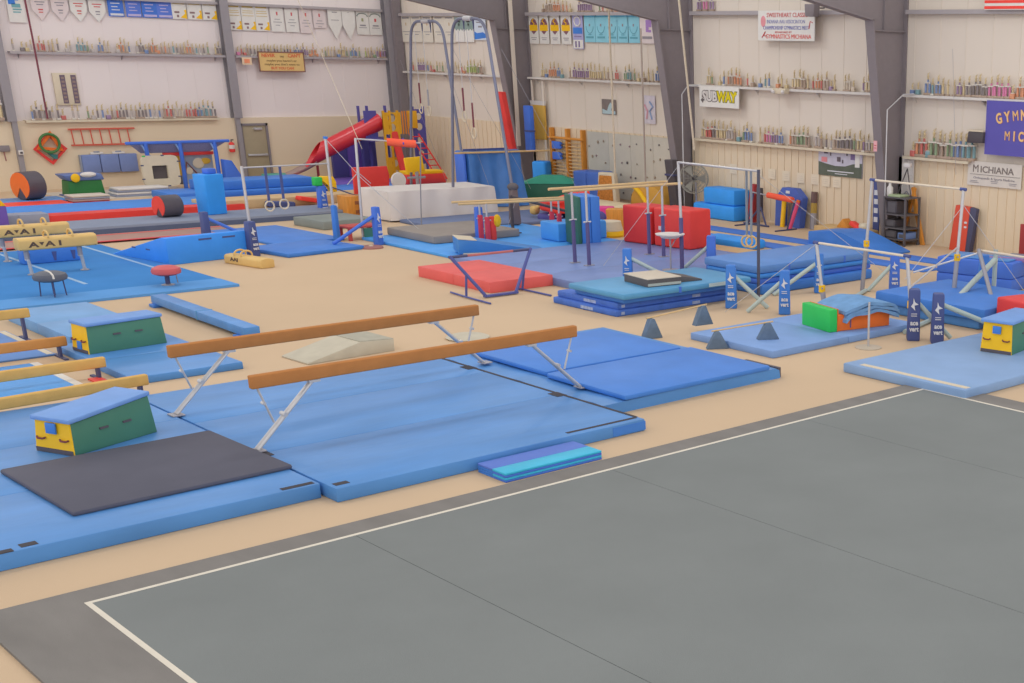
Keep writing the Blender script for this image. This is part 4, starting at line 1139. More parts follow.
patch(t, 'name_tag', .5, 1.0, -hy - .006, -hy + .02, .03, .1, mat('tag_pale_green', (188, 206, 206)), 'pale name tag')
for x in (-.3,):
    patch(t, 'strap', x, x + .06, -hy - .005, -hy + .02, .0, h, DEEP)
t = thing('springboard_box', 'black and beige box with a black ramp on the teal mat', 'box', (17.0, 20.95, .48), math.radians(-8))
BG = mat('beige_board_top', (204, 192, 176), .7, .15, .04, 3)
BK = mat('board_black', (98, 92, 92), .6, .2, .05, 3)
g = G(); g.box(-.48, .3, -.5, .42, 0, .15, BK, .012); g.obj('body', t)
g = G(); g.box(-.49, .31, -.51, .43, .15, .17, BG, .006); g.obj('top_board', t, 'beige top')
g = G(); g.box(-.47, .3, -.512, -.498, .02, .07, mat('board_stripe', (180, 182, 172))); g.obj('stripe', t, 'pale stripe')
g = G(); g.prism([(.31, 0), (.95, 0), (.95, .03), (.31, .15)], -.3, .42, BK, 'y', .01); g.obj('ramp', t, 'black ramp')

P = list(pile(['dark blue bottom mat of the tallest pile behind the blue printed pads', 'light blue middle mat of the tallest pile behind the printed pads', 'teal blue sagging mat just under the top of the tallest pile', 'thick royal blue top mat of the tallest pile'],
     [(19.5, 23.1, 20.4, 22.1, 0, .22, ROYAL, .05), (19.5, 23.15, 20.5, 22.2, .22, .34, DEEP, .04), (19.48, 23.1, 20.45, 22.2, .34, .44, mat('mid_teal_blue', (62, 134, 214), .5, .3, .06, 2, .2, 5), .05), (19.5, 23.1, 20.5, 22.3, .44, .62, mat('royal_mat_light', (94, 140, 206), .5, .3, .06, 2, .2, 5), .05)]))
t, hx, hy, h = P[3]
for x in (-.9, .9):
    patch(t, 'strap', x, x + .05, -hy - .006, -hy + .01, .01, h - .02, DEEP)

t, hx, hy, h = slab('landing_mat', 'long blue mat under the green block and folded blue blanket', 'gym mat', 15.3, 19.15, 15.75, 17.9, 0, .13, mat('worn_blue', (128, 161, 214), .6, .25, .07, 2, .2, 6), .03, panels=2, ax='x')
t, hx, hy, h = slab('landing_mat', 'big blue mat at the far corner of the grey exercise floor', 'gym mat', 15.45, 20.6, 11.7, 14.25, 0, .16, mat('sunny_blue', (136, 166, 208), .6, .25, .05, 2, .2, 6), .03)
patch(t, 'velcro_strip', -hx + .08, -hx + .2, -hy + .05, hy - .3, h - .002, h + .004, CREAM, 'cream velcro strip')
slab('landing_mat', 'royal blue mat under the far end of the uneven bars', 'gym mat', 19.9, 22.3, 14.7, 17.5, .2, .44, ROYAL, .05)
slab('landing_mat', 'lower blue mat beneath the royal blue uneven bars mat', 'gym mat', 20.0, 22.7, 14.9, 17.4, 0, .2, BLUE, .05)

t = thing('soft_block', 'bright green and orange soft block on the long blue mat', 'soft block', (17.75, 16.5, .13), math.radians(-12))
g = G(); g.box(-.5, -.32, -.42, .5, 0, .42, LIME, .02)
g.box(-.32, -.3, -.42, .5, 0, .42, ORANGE, .0)
g.obj('green_side', t, 'bright green side')
g = G(); g.box(-.3, .9, -.4, .5, 0, .3, ORANGE, .02); g.obj('orange_body', t, 'orange body')
g = G(); g.box(-.02, .0, -.408, -.395, .05, .28, NAVY); g.obj('slot', t)
t = thing('blanket', 'folded pale blue blanket lying over the orange soft block', 'blanket', (18.15, 16.4, .43), math.radians(-12))
BL = mat('denim_blanket', (118, 160, 206), .85, .1, .1, 5, .2, 25)
for i, (dx, dz) in enumerate(((0, .0), (.03, .07), (.0, .14))):
    g = G()
    rows = []
    for a in range(13):
        x = -.6 + 1.2 * a / 12
        zz = dz - .14 * (abs(x) / .6) ** 3 + .012 * math.sin(a * 1.1 + i)
        rows.append([(x + dx, -.52 + .03 * math.sin(a + i), zz), (x + dx, .5, zz), (x + dx, .5, zz + .06), (x + dx, -.52 + .03 * math.sin(a + i), zz + .06)])
    vs = [p for r in rows for p in r]
    fs = [(k * 4 + j, k * 4 + (j + 1) % 4, (k + 1) * 4 + (j + 1) % 4, (k + 1) * 4 + j) for k in range(12) for j in range(4)]
    g.poly(vs, [f[::-1] for f in fs] + [(3, 2, 1, 0)[::-1], tuple(48 + j for j in range(4))[::-1]], BL); bmesh.ops.recalc_face_normals(g.bm, faces=g.bm.faces[:]); g.obj('fold', t)
t = thing('sign_stand', 'thin steel stand with a round base beside the long blue mat', 'stand', (17.2, 15.25, 0))
g = G(); g.lathe([(.24, 0), (.24, .015), (.06, .03), (0, .03)], mat('stand_base', (190, 176, 158), .6), 24); g.obj('base', t)
g = G(); g.tube([(0, 0, .02), (0, 0, .82)], .02, CHROME, 8); g.obj('pole', t)

# post pads of the uneven bars
post_pad('blue printed post pad standing right of the teal mat pile', (18.0, 19.75, 0), .88, ROYAL, math.radians(-45), .24, (.75, -.05, .02))
post_pad('blue printed post pad before the tallest pile, near the green block', (18.35, 18.55, 0), .88, ROYAL, math.radians(-45), .24, (-.75, .1, .02))
post_pad('blue printed post pad behind the low uneven bar, left one', (20.7, 19.85, 0), .86, ROYAL, math.radians(-45), .22, (-1.0, -.5, .02))
post_pad('blue post pad behind the blanket at the high bar foot', (22.2, 18.95, 0), .8, DEEP, math.radians(-45), .24, (-.6, -.2, .02))
post_pad('blue printed post pad half hidden behind the teal mat pile', (17.75, 22.8, 0), .9, ROYAL, math.radians(-45), .22, (1.2, .1, .1))
post_pad('blue post pad with pale brace behind the teal mat pile, right', (20.35, 23.0, 0), .95, DEEP, math.radians(-45), .24, (-.7, .1, .12), text=False)
post_pad('navy printed pad at the foot of the low uneven bar, left of two', (18.33, 15.15, 0), .95, NAVY, math.radians(-45), .24, (.7, .0, .05))
post_pad('navy printed pad with green sticker, right of two', (18.45, 14.68, 0), .92, NAVY, math.radians(-45), .24, (1.9, .05, .0))
post_pad('blue pad behind the second set of bars at the right edge', (22.9, 17.0, 0), .95, ROYAL, math.radians(-45), .24, text=False)

# uneven bars
t = thing('uneven_bars', 'uneven bars with a low and a high wooden rail on steel posts', 'uneven bars', (18.31, 15.39, 0))
BARW = mat('bar_fibreglass', (222, 208, 188), .4, .3, .04, 5)
g = G(); g.tube([(0, -.05, 1.52), (0, 2.25, 1.52)], .024, BARW, 10); lo = g.obj('low_rail', t)
g = G(); g.tube([(0, -.12, 1.52), (0, .02, 1.52)], .035, NAVY, 8); g.tube([(0, 2.18, 1.52), (0, 2.32, 1.52)], .035, NAVY, 8); g.obj('end_fitting', lo)
g = G(); g.tube([(3.36, 1.3, 2.42), (3.38, 3.85, 2.42)], .024, BARW, 10); hi = g.obj('high_rail', t)
g = G(); g.tube([(3.36, 1.25, 2.42), (3.36, 1.4, 2.42)], .035, NAVY, 8); g.tube([(3.38, 3.75, 2.42), (3.38, 3.9, 2.42)], .035, NAVY, 8); g.obj('end_fitting', hi)
for (bx, by, tx, ty, tz) in ((.03, -.25, 0, -.05, 1.5), (.03, 1.98, 0, 2.25, 1.5), (3.1, 1.27, 3.36, 1.32, 2.4), (3.25, 3.95, 3.38, 3.85, 2.4)):
    g = G(); q = .45
    mx, my, mz = bx + (tx - bx) * q, by + (ty - by) * q, tz * q
    g.tube([(bx, by, .02), (mx, my, mz)], .05, STEEL, 10); g.tube([(mx, my, mz - .05), (tx, ty, tz)], .034, CHROME, 10)
    p = g.obj('post', t)
    g = G(); g.tube([(mx, my, mz - .09), (mx, my, mz + .04)], .065, YELLOW, 10); g.tube([(mx - .1, my - .1, mz), (mx + .1, my + .1, mz)], .018, STEEL, 6); g.obj('collar', p, 'yellow collar')
for a, b in (((.02, -.12, .95), (3.2, 1.3, 1.25)),):
    g = G(); g.tube([a, b], .018, CHROME, 8); g.obj('tie_rod', t)
for a, b in (((.3, .2, .05), (3.0, 1.1, .05)), ((.1, 2.2, .05), (3.2, 3.8, .05))):
    g = G(); g.tube([a, b], .045, SAGE, 8); g.obj('base_tube', t)
g = G(); g.tube([(3.36, 1.3, 2.1), (4.6, .3, .1)], .007, CHROME, 5); g.obj('cable', t)
g = G(); g.tube([(3.36, 1.3, 2.1), (2.4, 2.0, .6)], .007, CHROME, 5); g.obj('cable', t)
g = G(); g.tube([(0, 2.25, 1.5), (-.9, 3.9, .05)], .006, CHROME, 5); g.obj('cable', t)

t = thing('uneven_bars', 'second set of bars at the right edge with a pale rail and big slanting brace', 'uneven bars', (22.0, 16.35, 0))
g = G(); g.tube([(0, .1, 1.18), (-.15, -2.0, 1.18)], .026, BARW, 10); g.obj('rail', t)
g = G(); g.tube([(-.9, -1.1, .0), (-.05, .1, 1.2)], .045, STEEL, 10); g.obj('post', t)
g = G(); g.tube([(-.05, .05, 1.15), (1.0, .6, 1.0)], .022, CHROME, 8); g.tube([(-.05, .05, 1.15), (-1.2, .9, .75)], .02, CHROME, 8); g.obj('tie_rod', t)
g = G(); g.tube([(-1.9, -.35, .05), (.55, .1, .95)], .06, SAGE, 10); g.obj('brace', t, 'thick pale brace')
g = G(); g.tube([(.55, .1, .0), (.55, .1, 1.15)], .05, SAGE, 10); g.obj('post', t)

# ring bar between the red boxes and the tallest pile
t = thing('ring_bar', 'tall bar on two posts holding wooden rings between red boxes and mat pile', 'ring bar', (19.83, 23.44, 0))
g = G(); g.tube([(0, 0, .18), (0, 0, 1.35)], .05, paint('bar_purple_steel', (92, 86, 132)), 10); g.tube([(0, 0, 1.3), (.0, .05, 2.6)], .034, CHROME, 10); g.obj('post', t)
g = G(); g.tube([(-.55, -3.15, 0), (-.43, -3.04, 2.65)], .034, mat('dark_post', (84, 84, 100), .5), 10); g.obj('post', t)
g = G(); g.tube([(0, .05, 2.58), (-.43, -3.04, 2.62)], .024, CHROME, 10); g.obj('bar', t)
g = G(); g.tube([(0, .05, 2.5), (-1.2, 1.4, .2)], .005, CHROME, 5); g.obj('cable', t)
g = G(); g.tube([(-.4, -3.0, 2.55), (2.6, -4.5, .1)], .005, CHROME, 5); g.obj('cable', t)
for k in (0, 1):
    r = thing('gymnastic_ring', 'wooden ring on long grey straps from the tall bar, %s one' % ('nearer' if k else 'farther'), 'ring', (19.57, 20.95 - .14 * k, 0))
    g = G(); g.box(-.025, .025, -.012, .012, 1.22, 2.6, mat('strap_grey', (138, 146, 158), .8)); g.obj('strap', r)
    g = G(); g.tube([(.08 * math.cos(2 * PI * i / 20), -.08 * math.cos(2 * PI * i / 20), 1.1 + .12 * math.sin(2 * PI * i / 20)) for i in range(20)], .022, WOODP, 8, True); g.obj('ring', r)

# blocks at the right edge
t = thing('padded_block', 'long royal blue padded block behind the uneven bars', 'padded block', (24.2, 17.9, 0), math.radians(-78))
g = G(); g.box(-1.05, .85, -.45, .4, 0, .3, DEEP, .04); g.obj('lower_block', t)
g = G(); g.box(-1.05, .85, -.45, .4, .3, .66, DEEP, .04); g.obj('upper_block', t)
g = G(); g.box(-.9, .7, -.35, .38, .66, .7, BLUE, .02); g.obj('top_mat', t, 'pale blue top')
t = thing('soft_box', 'bright red soft cube at the right edge above the yellow block', 'soft block', (20.5, 14.1, 0), math.radians(-12))
g = G(); g.box(-.4, .7, -.6, .5, 0, .66, vinyl('cube_red', (228, 66, 66)), .05, 3); g.obj('body', t)
t = thing('bench', 'purple bench-like trestle at the right edge behind the bars', 'bench', (24.6, 17.0, 0), math.radians(-60))
PB = paint('bench_purple', (150, 118, 168), .5)
g = G(); g.box(-1.1, .9, -.06, .06, .62, .72, PB, .02); g.obj('rail', t)
for x in (-.3, .6):
    g = G(); g.tube([(x, -.05, .62), (x - .25, -.3, 0)], .035, PB, 8); g.tube([(x, .05, .62), (x + .25, .3, 0)], .035, PB, 8); g.obj('leg', t)
t = thing('stacked_mats', 'flat grey and yellow mats at the right edge by the wall', 'mat pile', (27.4, 18.7, 0), math.radians(-70))
for i, m in enumerate((GREYMAT, mat('mustard_mat', (206, 178, 112)), GREYMAT)):
    g = G(); g.box(-.9 + i * .05, 1.0, -.45, .45, i * .1, i * .1 + .095, m, .02); g.obj('mat_layer', t)
g = G(); g.box(-.04, .04, -.3, .3, 0, 1.0, mat('dark_red_board', (166, 62, 62)), .01)
tag(g.obj('board'), 'dark red board standing at the right edge by the wall', 'board', None, (27.9, 19.3, 0))

# ------------------------------------------------------------------ strips and things along the long wall
slab('floor_strip', 'long narrow blue strip mat on the tan floor, nearer the wall', 'strip mat', 26.02, 26.68, 20.5, 30.3, 0, .03, mat('strip_blue', (80, 126, 212), .7, .15, .04, 2), .006)
slab('floor_strip', 'long narrow blue strip mat on the tan floor, farther from the wall', 'strip mat', 24.75, 25.45, 20.2, 29.6, 0, .03, mat('strip_blue', (80, 126, 212), .7, .15, .04, 2), .006)
slab('folded_mat', 'bright blue low mat beside the right red box', 'gym mat', 23.75, 24.6, 25.6, 27.4, 0.0, .25, SKY, .08, math.radians(4))
slab('floor_mat', 'tan carpeted ramp mat in front of the bright blue low mat', 'gym mat', 22.9, 23.6, 24.6, 27.0, 0, .12, mat('ramp_tan', (204, 172, 134), .9, .05), .03, math.radians(4))
t = thing('incline_wedge', 'royal blue humped wedge mat before the black cart', 'wedge', (26.6, 24.2, 0), math.radians(-92))
g = G()
pr_ = [(-1.3, 0), (1.55, 0), (1.55, .05), (.6, .3), (.0, .44), (-.35, .46), (-1.3, .36)]
g.prism(pr_, -.5, .6, ROYAL, 'y', .03); g.obj('body', t)
t = thing('crate', 'low tan tray of wooden toys beside the long wall', 'tray', (28.1, 25.9, 0))
g = G(); g.box(-.4, .35, -1.0, .9, 0, .28, PLY, .02); g.obj('tray', t)
t = thing('toy', 'wooden wedge toy on the low tan tray', 'toy', (28.1, 25.9, .28))
g = G(); g.prism([(-.25, 0), (.25, 0), (.0, .26)], -.15, .15, WOODO, 'x', .02); g.obj('block', t)
t = thing('toy', 'red and cream soft toy lying on the low tan tray', 'toy', (28.0, 25.3, .28))
g = G(); g.obox((0, .1, .1), (.25, .4, .14), REDB, (.4, .1, 0), .05); g.obj('red_part', t, 'red part')
g = G(); g.ball((0, -.2, .1), .14, CREAM, (1, 1.3, .8)); g.obj('cream_part', t, 'cream part')

# black cart
t = thing('shelf_cart', 'dark grey shelf cart on casters before the gray column', 'cart', (28.2, 23.85, 0))
DG = paint('cart_grey', (100, 95, 98), .6)
for x in (-.3, .3):
    for y in (-.35, .42):
        g = G(); g.box(x - .025, x + .025, y - .025, y + .025, .08, 1.3, DG); p = g.obj('post', t)
        g = G(); g.lathe([(.04, 0), (.05, .03), (.04, .08)], BLACK, 10, (x, y, 0)); g.obj('caster', p)
for z in (.15, .45, .82, 1.28):
    g = G(); g.box(-.32, .32, -.38, .45, z, z + .03, DG); g.obj('shelf', t)
for nm, lb, y0, y1, z0, z1, m in (('speaker_box', 'dark box on the second shelf of the cart', .0, .38, .85, 1.2, BLACK), ('storage_box', 'dark box on the lowest shelf of the cart', .0, .42, .18, .4, BLACK), ('storage_box', 'black box on the middle shelf of the cart', .05, .42, .48, .68, BLACK), ('cloth_bundle', 'blue and white bundle on the low shelf of the cart', -.32, -.05, .18, .36, mat('bundle_blue', (112, 138, 190)))):
    th = thing(nm, lb, 'box' if 'box' in nm else 'bundle', (28.2, 23.85 + (y0 + y1) / 2, z0))
    hy_ = (y1 - y0) / 2
    g = G(); g.box(-.25, .25, -hy_, hy_, 0, z1 - z0, m, .02); b = g.obj('body', th)
    g = G(); g.box(-.256, -.245, -hy_ + .05, hy_ - .05, .04, z1 - z0 - .04, DG); g.obj('front_panel', th)
t = thing('white_bottle', 'white bottle standing on the cart top', 'bottle', (28.1, 24.25, 1.31))
g = G(); g.lathe([(.08, 0), (.09, .05), (.09, .22), (.04, .28), (.04, .34), (0, .34)], WHITEV, 14); g.obj('bottle', t)
t = thing('green_tray', 'pale green tray of small things on the cart top', 'tray', (28.1, 23.95, 1.31))
g = G(); g.box(-.2, .2, -.25, .2, 0, .06, mat('tray_green', (164, 178, 140)), .02); g.obj('tray', t)
t = thing('tripod', 'tripod with a small white camera above the cart', 'tripod', (28.35, 23.85, 1.31))
for a in (0, 120, 240):
    g = G(); g.tube([(0, 0, .75), (.22 * math.cos(math.radians(a)), .3 * math.sin(math.radians(a)), 0)], .018, BLACK if a else WHITE, 6); g.obj('leg', t)
g = G(); g.box(-.06, .06, -.12, .12, .78, .9, WHITEV, .02); g.obj('camera', t, 'small white camera')
t = thing('step_ladder', 'orange wooden trestle ladder leaning at the long wall', 'ladder', (28.6, 23.85, 0))
g = G(); g.obox((0, -.22, .76), (.1, .1, 1.62), WOODO, (-.28, 0, 0)); g.obj('leg', t)
g = G(); g.obox((.08, .22, .76), (.1, .1, 1.6), WOODO, (.28, 0, 0)); g.obj('leg', t)
for z in (.35, .8):
    g = G(); g.box(-.03, .03, -.3 + z * .2, .3 - z * .2, z, z + .06, WOODO); g.obj('step', t)
t = thing('wire_rack', 'white wire grid rack on the wall behind the cart', 'wire rack', (28.78, 24.2, 1.3))
g = G()
for y in (-.2, 0, .2): g.tube([(0, y, 0), (0, y, 1.05)], .012, WHITEV, 6)
for z in (.05, .3, .55, .8, 1.0): g.tube([(0, -.22, z), (0, .22, z)], .012, WHITEV, 6)
g.obj('grid', t)
g = G(); g.box(.012, .02, -.22, .22, -.1, 1.06, WHITEV); g.tube([(-.02, .1 * math.cos(a), -.15 + .25 * math.sin(a)) for a in [2 * PI * k / 14 for k in range(14)]], .012, GREYMAT, 5, True); g.obj('back_panel', t)
t = thing('banner_stand', 'narrow navy lettered banner leaning beside the gray column', 'banner', (28.4, 25.0, 0))
g = G(); g.box(-.02, .02, -.12, .12, .25, 1.62, NAVY, .01); b = g.obj('sheet', t)
g = G()
for z in (.5, .75, 1.0, 1.25): g.box(-.03, -.018, -.07, .07, z, z + .14, LOGOW)
g.obj('print', b, 'white print')

# red and black folding board leaning on the wall
t = thing('folding_mat', 'red and black folding mat standing against the long wall', 'gym mat', (28.55, 22.0, 0), math.radians(-90))
BR = vinyl('board_red', (216, 82, 60))
g = G(); g.cube8([(-.36, -.1, 0), (.2, -.1, 0), (.2, .1, 0), (-.36, .1, 0)], [(-.3, .05, 1.2), (.2, .05, 1.18), (.2, .2, 1.18), (-.3, .2, 1.2)], BR, .02); b = g.obj('red_panel', t, 'red panel')
g = G(); g.cube8([(.2, -.1, 0), (.34, -.1, 0), (.34, .1, 0), (.2, .1, 0)], [(.2, .05, 1.18), (.42, .05, 1.14), (.42, .2, 1.14), (.2, .2, 1.18)], mat('board_navy', (78, 78, 104), .6), .02); g.obj('dark_panel', t, 'dark panel')
for z in (.62, .74):
    g = G(); g.box(.08, .16, -.03, .0, z, z + .05, LOGOW); g.obj('tag', t, 'white tag')

# fan
t = thing('pedestal_fan', 'large grey pedestal fan beside the second gray column', 'fan', (28.15, 32.5, 0))
g = G(); g.lathe([(.28, 0), (.28, .03), (.05, .06)], STEEL, 20); g.obj('base', t)
g = G(); g.tube([(0, 0, .05), (0, 0, 1.05)], .03, STEEL, 8); g.obj('pole', t)
FT = Matrix.Translation((-.08, 0, 1.17)) @ Matrix.Rotation(math.radians(-55), 4, 'Z') @ Matrix.Rotation(PI / 2, 4, 'X')
FM = mat('fan_grey', (150, 148, 140), .5)
g = G(); g.T = FT
for r in (.1, .2, .3, .4, .46):
    for zz in (-.1, .1):
        g.tube([(r * math.cos(2 * PI * k / 24), r * math.sin(2 * PI * k / 24), zz * (1 - r * .9)) for k in range(24)], .006 if r < .45 else .014, FM, 5, True)
for k in range(16):
    a = 2 * PI * k / 16
    for zz in (-.1, .1):
        g.tube([(.05 * math.cos(a), .05 * math.sin(a), zz), (.46 * math.cos(a), .46 * math.sin(a), zz * .6)], .005, FM, 4)
g.obj('guard', t)
g = G(); g.T = FT
for k in range(3):
    a = 2 * PI * k / 3
    g.poly([(.05 * math.cos(a), .05 * math.sin(a), 0), (.4 * math.cos(a - .35), .4 * math.sin(a - .35), -.04), (.42 * math.cos(a + .35), .42 * math.sin(a + .35), .04), (.05 * math.cos(a), .05 * math.sin(a), .012), (.4 * math.cos(a - .35), .4 * math.sin(a - .35), -.028), (.42 * math.cos(a + .35), .42 * math.sin(a + .35), .052)], [(2, 1, 0), (3, 4, 5), (0, 1, 4, 3), (1, 2, 5, 4), (2, 0, 3, 5)], FM)
g.obj('blades', t)
g = G(); g.T = FT; g.lathe([(.05, -.32), (.08, -.28), (.08, -.08), (.04, -.02)], BLACK, 14); g.obj('motor', t, 'dark motor')

slab('soft_block', 'lower and longer of two bright blue soft blocks by the fan', 'soft block', 27.95, 28.75, 30.5, 32.45, 0, .46, SKY, .08)
slab('soft_block', 'upper of two bright blue soft blocks by the fan', 'soft block', 28.0, 28.7, 30.55, 32.0, .46, .96, SKY, .08)
t = thing('folding_mat', 'dark red padded panel standing beside the bright blue soft blocks', 'padded panel', (28.4, 30.2, 0))
g = G(); g.cube8([(-.1, -.15, 0), (.1, -.15, 0), (.1, .12, 0), (-.1, .12, 0)], [(.05, -.1, 1.15), (.2, -.1, 1.15), (.2, .1, 1.15), (.05, .1, 1.15)], mat('dark_red_vinyl', (160, 54, 58), .6), .02); g.obj('panel', t)
g = G(); g.box(-.12, -.1, -.1, .08, .1, .18, RED); g.obj('strap', t)
t = thing('equipment_rack', 'dark tall equipment stand with wheels next to the dark red panel', 'rack', (28.2, 29.6, 0))
g = G(); g.box(-.06, .06, -.1, .1, .4, 1.1, BLACK, .02); g.obj('column', t)
for a, b in (((0, 0, .6), (-.3, -.6, 0.02)), ((0, 0, .5), (-.2, .35, .02)), ((-.3, .4, .03), (-.3, -.7, .03))):
    g = G(); g.tube([a, b], .03, DKSTEEL, 6); g.obj('leg', t)

# arch of blue padding with bar and coloured tubes
t = thing('padded_arch', 'blue padded arch standing at the long wall', 'padded arch', (28.55, 28.55, 0), math.radians(-90))
g = G()
outer = [(-.62, 0), (-.58, .85), (-.3, 1.16), (.25, 1.16), (.56, .9), (.42, 0)]
inner = [(-.32, 0), (-.32, .82), (-.2, .92), (.12, .92), (.2, .82), (.1, 0)]
n = len(outer)
vs = [(x, -.12, z) for x, z in outer] + [(x, -.12, z) for x, z in inner] + [(x, .12, z) for x, z in outer] + [(x, .12, z) for x, z in inner]
fs = []
for i in range(n - 1):
    j = i + 1
    fs += [(i, j, n + j, n + i), (2 * n + j, 2 * n + i, 3 * n + i, 3 * n + j), (j, i, 2 * n + i, 2 * n + j), (n + i, n + j, 3 * n + j, 3 * n + i)]
fs += [(0, n, 3 * n, 2 * n), (n - 1, 3 * n - 1, 4 * n - 1, 2 * n - 1)]
g.poly(vs, fs, mat('arch_blue_vinyl', (82, 106, 186), .55, .25, .06, 3)); bmesh.ops.recalc_face_normals(g.bm, faces=g.bm.faces[:]); g.obj('arch', t)
g = G(); g.box(-.14, .02, -.135, -.12, 1.0, 1.08, LOGOW); g.obj('tag', t, 'white tag')
t = thing('foam_tube', 'yellow foam tube leaning inside the blue padded arch', 'foam tube', (28.3, 28.72, 0))
g = G(); g.tube([(-.0, 0, 0), (.1, 0, .9)], .075, YELLOW, 10); g.obj('tube', t)
t = thing('foam_tube', 'pink foam tube leaning against the blue padded arch', 'foam tube', (28.15, 28.2, 0))
g = G(); g.tube([(0, 0.05, 0), (.2, -.1, .78)], .06, vinyl('pink_vinyl', (226, 84, 128)), 10); g.obj('tube', t)
g = G(); g.tube([(.2, -.1, .78), (.22, -.11, .85)], .06, ORANGE, 10); g.obj('tip', t, 'orange tip')
t = thing('training_bar', 'low bar with an orange foam roll before the blue padded arch', 'training bar', (27.8, 28.4, 0))
g = G(); g.tube([(0, 1.1, 1.0), (0, -.75, .88)], .022, STEEL, 8); g.obj('bar', t)
for y, z in ((1.05, .98), (-.7, .88)):
    g = G(); g.tube([(0, y, z), (.0, y + .3 * (1 if y > 0 else 1), 0.02)], .025, DKSTEEL, 8); p = g.obj('leg', t)
    g = G(); g.tube([(-.5, y + .3, .02), (.4, y + .3, .02)], .025, DKSTEEL, 6); g.obj('foot', p)
t = thing('foam_roll', 'orange foam roll on the low bar before the blue arch', 'foam roll', (27.8, 28.3, .94))
g = G(); g.tube([(0, .52, .03), (0, .42, .025), (0, -.42, -.025), (0, -.52, -.03)], .085, mat('orange_foam', (246, 104, 78), .8, .1), 14); g.obj('roll', t)
t = thing('foam_tube', 'dark striped post leaning upright at the wall right of the arch', 'foam tube', (28.65, 27.75, 0))
g = G(); g.tube([(0, 0, 0), (.02, 0, .48)], .1, STEEL, 12); g.obj('lower', t)
g = G(); g.tube([(.02, 0, .48), (.03, 0, .78)], .1, mat('tube_mustard', (176, 148, 76)), 12); g.obj('middle', t, 'mustard band')
g = G(); g.tube([(.03, 0, .78), (.05, 0, 1.1)], .1, mat('tube_brown', (112, 90, 88)), 12); g.obj('upper', t, 'brown upper part')

# back right corner: green hut, stall bars, climbing wall, barrels
t = thing('foam_hut', 'dark green block with a lighter green hipped top by the stall bars', 'soft block', (27.3, 39.1, 0), math.radians(-38))
g = G(); g.cube8([(-1.05, -.6, 0), (1.05, -.6, 0), (1.05, .6, 0), (-1.05, .6, 0)], [(-1.0, -.55, .58), (1.0, -.55, .58), (1.0, .55, .58), (-1.0, .55, .58)], vinyl('hut_green', (52, 108, 88)), .03); g.obj('body', t)
g = G(); g.cube8([(-1.02, -.57, .58), (1.02, -.57, .58), (1.02, .57, .58), (-1.02, .57, .58)], [(-.35, -.15, .84), (.35, -.15, .84), (.35, .15, .84), (-.35, .15, .84)], vinyl('hut_top_green', (62, 160, 132)), .03); g.obj('top', t, 'lighter green hipped top')
t = thing('stall_bars', 'orange wooden stall bars on the long wall beside the climbing wall', 'stall bars', (28.72, 40.05, 0), math.radians(-90))
for x in (-.95, 0, .9):
    g = G(); g.box(x - .05, x + .05, -.08, .1, .35, 2.3, WOODO, .01); g.obj('upright', t)
for k in range(13):
    z = .5 + k * .12
    g = G(); g.tube([(-.92, -.02, z), (.88, -.02, z)], .022, WOODP, 6); g.obj('rung', t)
g = G(); g.tube([(-1.05, -.1, 1.97), (1.05, -.1, 1.97)], .045, WOODO, 8); g.obj('top_rail', t)
for z in (1.72, 1.35):
    th = thing('hanging_pad', 'blue pad hanging on the stall bars, %s of two' % ('upper' if z > 1.5 else 'lower'), 'pad', (28.58, 40.5, z), math.radians(-90))
    g = G(); g.box(-.28, .2, -.05, .05, -.13, .13, DEEP, .03); g.obj('pad', th)
    g = G(); g.box(.18, .26, -.03, .03, -.1, -.04, DEEP); g.box(.18, .26, -.03, .03, .04, .1, DEEP); g.obj('strap', th)
t = thing('climbing_wall', 'grey climbing wall panels dotted with small dark holds', 'climbing wall', (28.8, 36.6, 0), math.radians(-90))
CW1 = mat('climb_grey', (192, 188, 180), .85, .1, .03, 3); CW2 = mat('climb_grey_light', (202, 196, 184), .85, .1, .03, 3)
for i in range(4):
    g = G(); g.box(-2.35 + i * 1.2, -2.35 + i * 1.2 + 1.19, -.03, .03, .1, 2.27, CW1 if i == 0 else CW2); g.obj('panel', t)
rr = random.Random(5)
HC = [paint('hold_grey', (142, 136, 134)), paint('hold_black', (106, 100, 102)), paint('hold_tan', (168, 152, 136)), paint('hold_plum', (154, 132, 138))]
for i in range(44):
    x = -2.2 + (i % 11) * .43 + rr.uniform(-.12, .12); z = .45 + (i // 11) * .47 + rr.uniform(-.18, .18)
    g = G(); g.ball((x, -.05, z), rr.uniform(.025, .042), HC[rr.randrange(4)], (1, .9, rr.uniform(.7, 1.5)), 8, 6); g.obj('hold', t)
t = thing('yellow_board', 'mustard yellow padded mat mounted on the long wall above blue blocks', 'wall pad', (28.74, 41.78, 1.84), math.radians(-90))
g = G(); g.box(-.43, .43, -.04, .04, 0, 1.2, mat('wall_mustard', (214, 170, 82), .6, .2, .04, 3), .02); g.obj('pad', t)
g = G(); g.box(-.43, .43, -.03, .04, 1.2, 1.35, WHITEV); g.obj('top_strip', t, 'white top strip')
t = thing('foam_block', 'bright blue soft block behind the green hut by the corner column', 'soft block', (28.3, 41.1, 0), math.radians(-60))
g = G(); g.box(-.28, .25, -.28, .28, 0, 1.14, SKY, .08, 3); g.obj('body', t)
t = thing('foam_block', 'royal blue soft block left of the cork panel', 'soft block', (27.75, 37.3, 0), math.radians(-80))
g = G(); g.box(-.6, .0, -.4, .4, 0, 1.08, vinyl('block_blue', (76, 112, 196)), .06, 3); g.obj('left_half', t)
g = G(); g.box(.0, .55, -.4, .4, 0, 1.08, vinyl('block_blue', (76, 112, 196)), .06, 3); g.obj('right_half', t)
t = thing('cork_panel', 'tall tapered cork panel with a white rim', 'panel', (27.6, 36.45, 0), math.radians(-75))
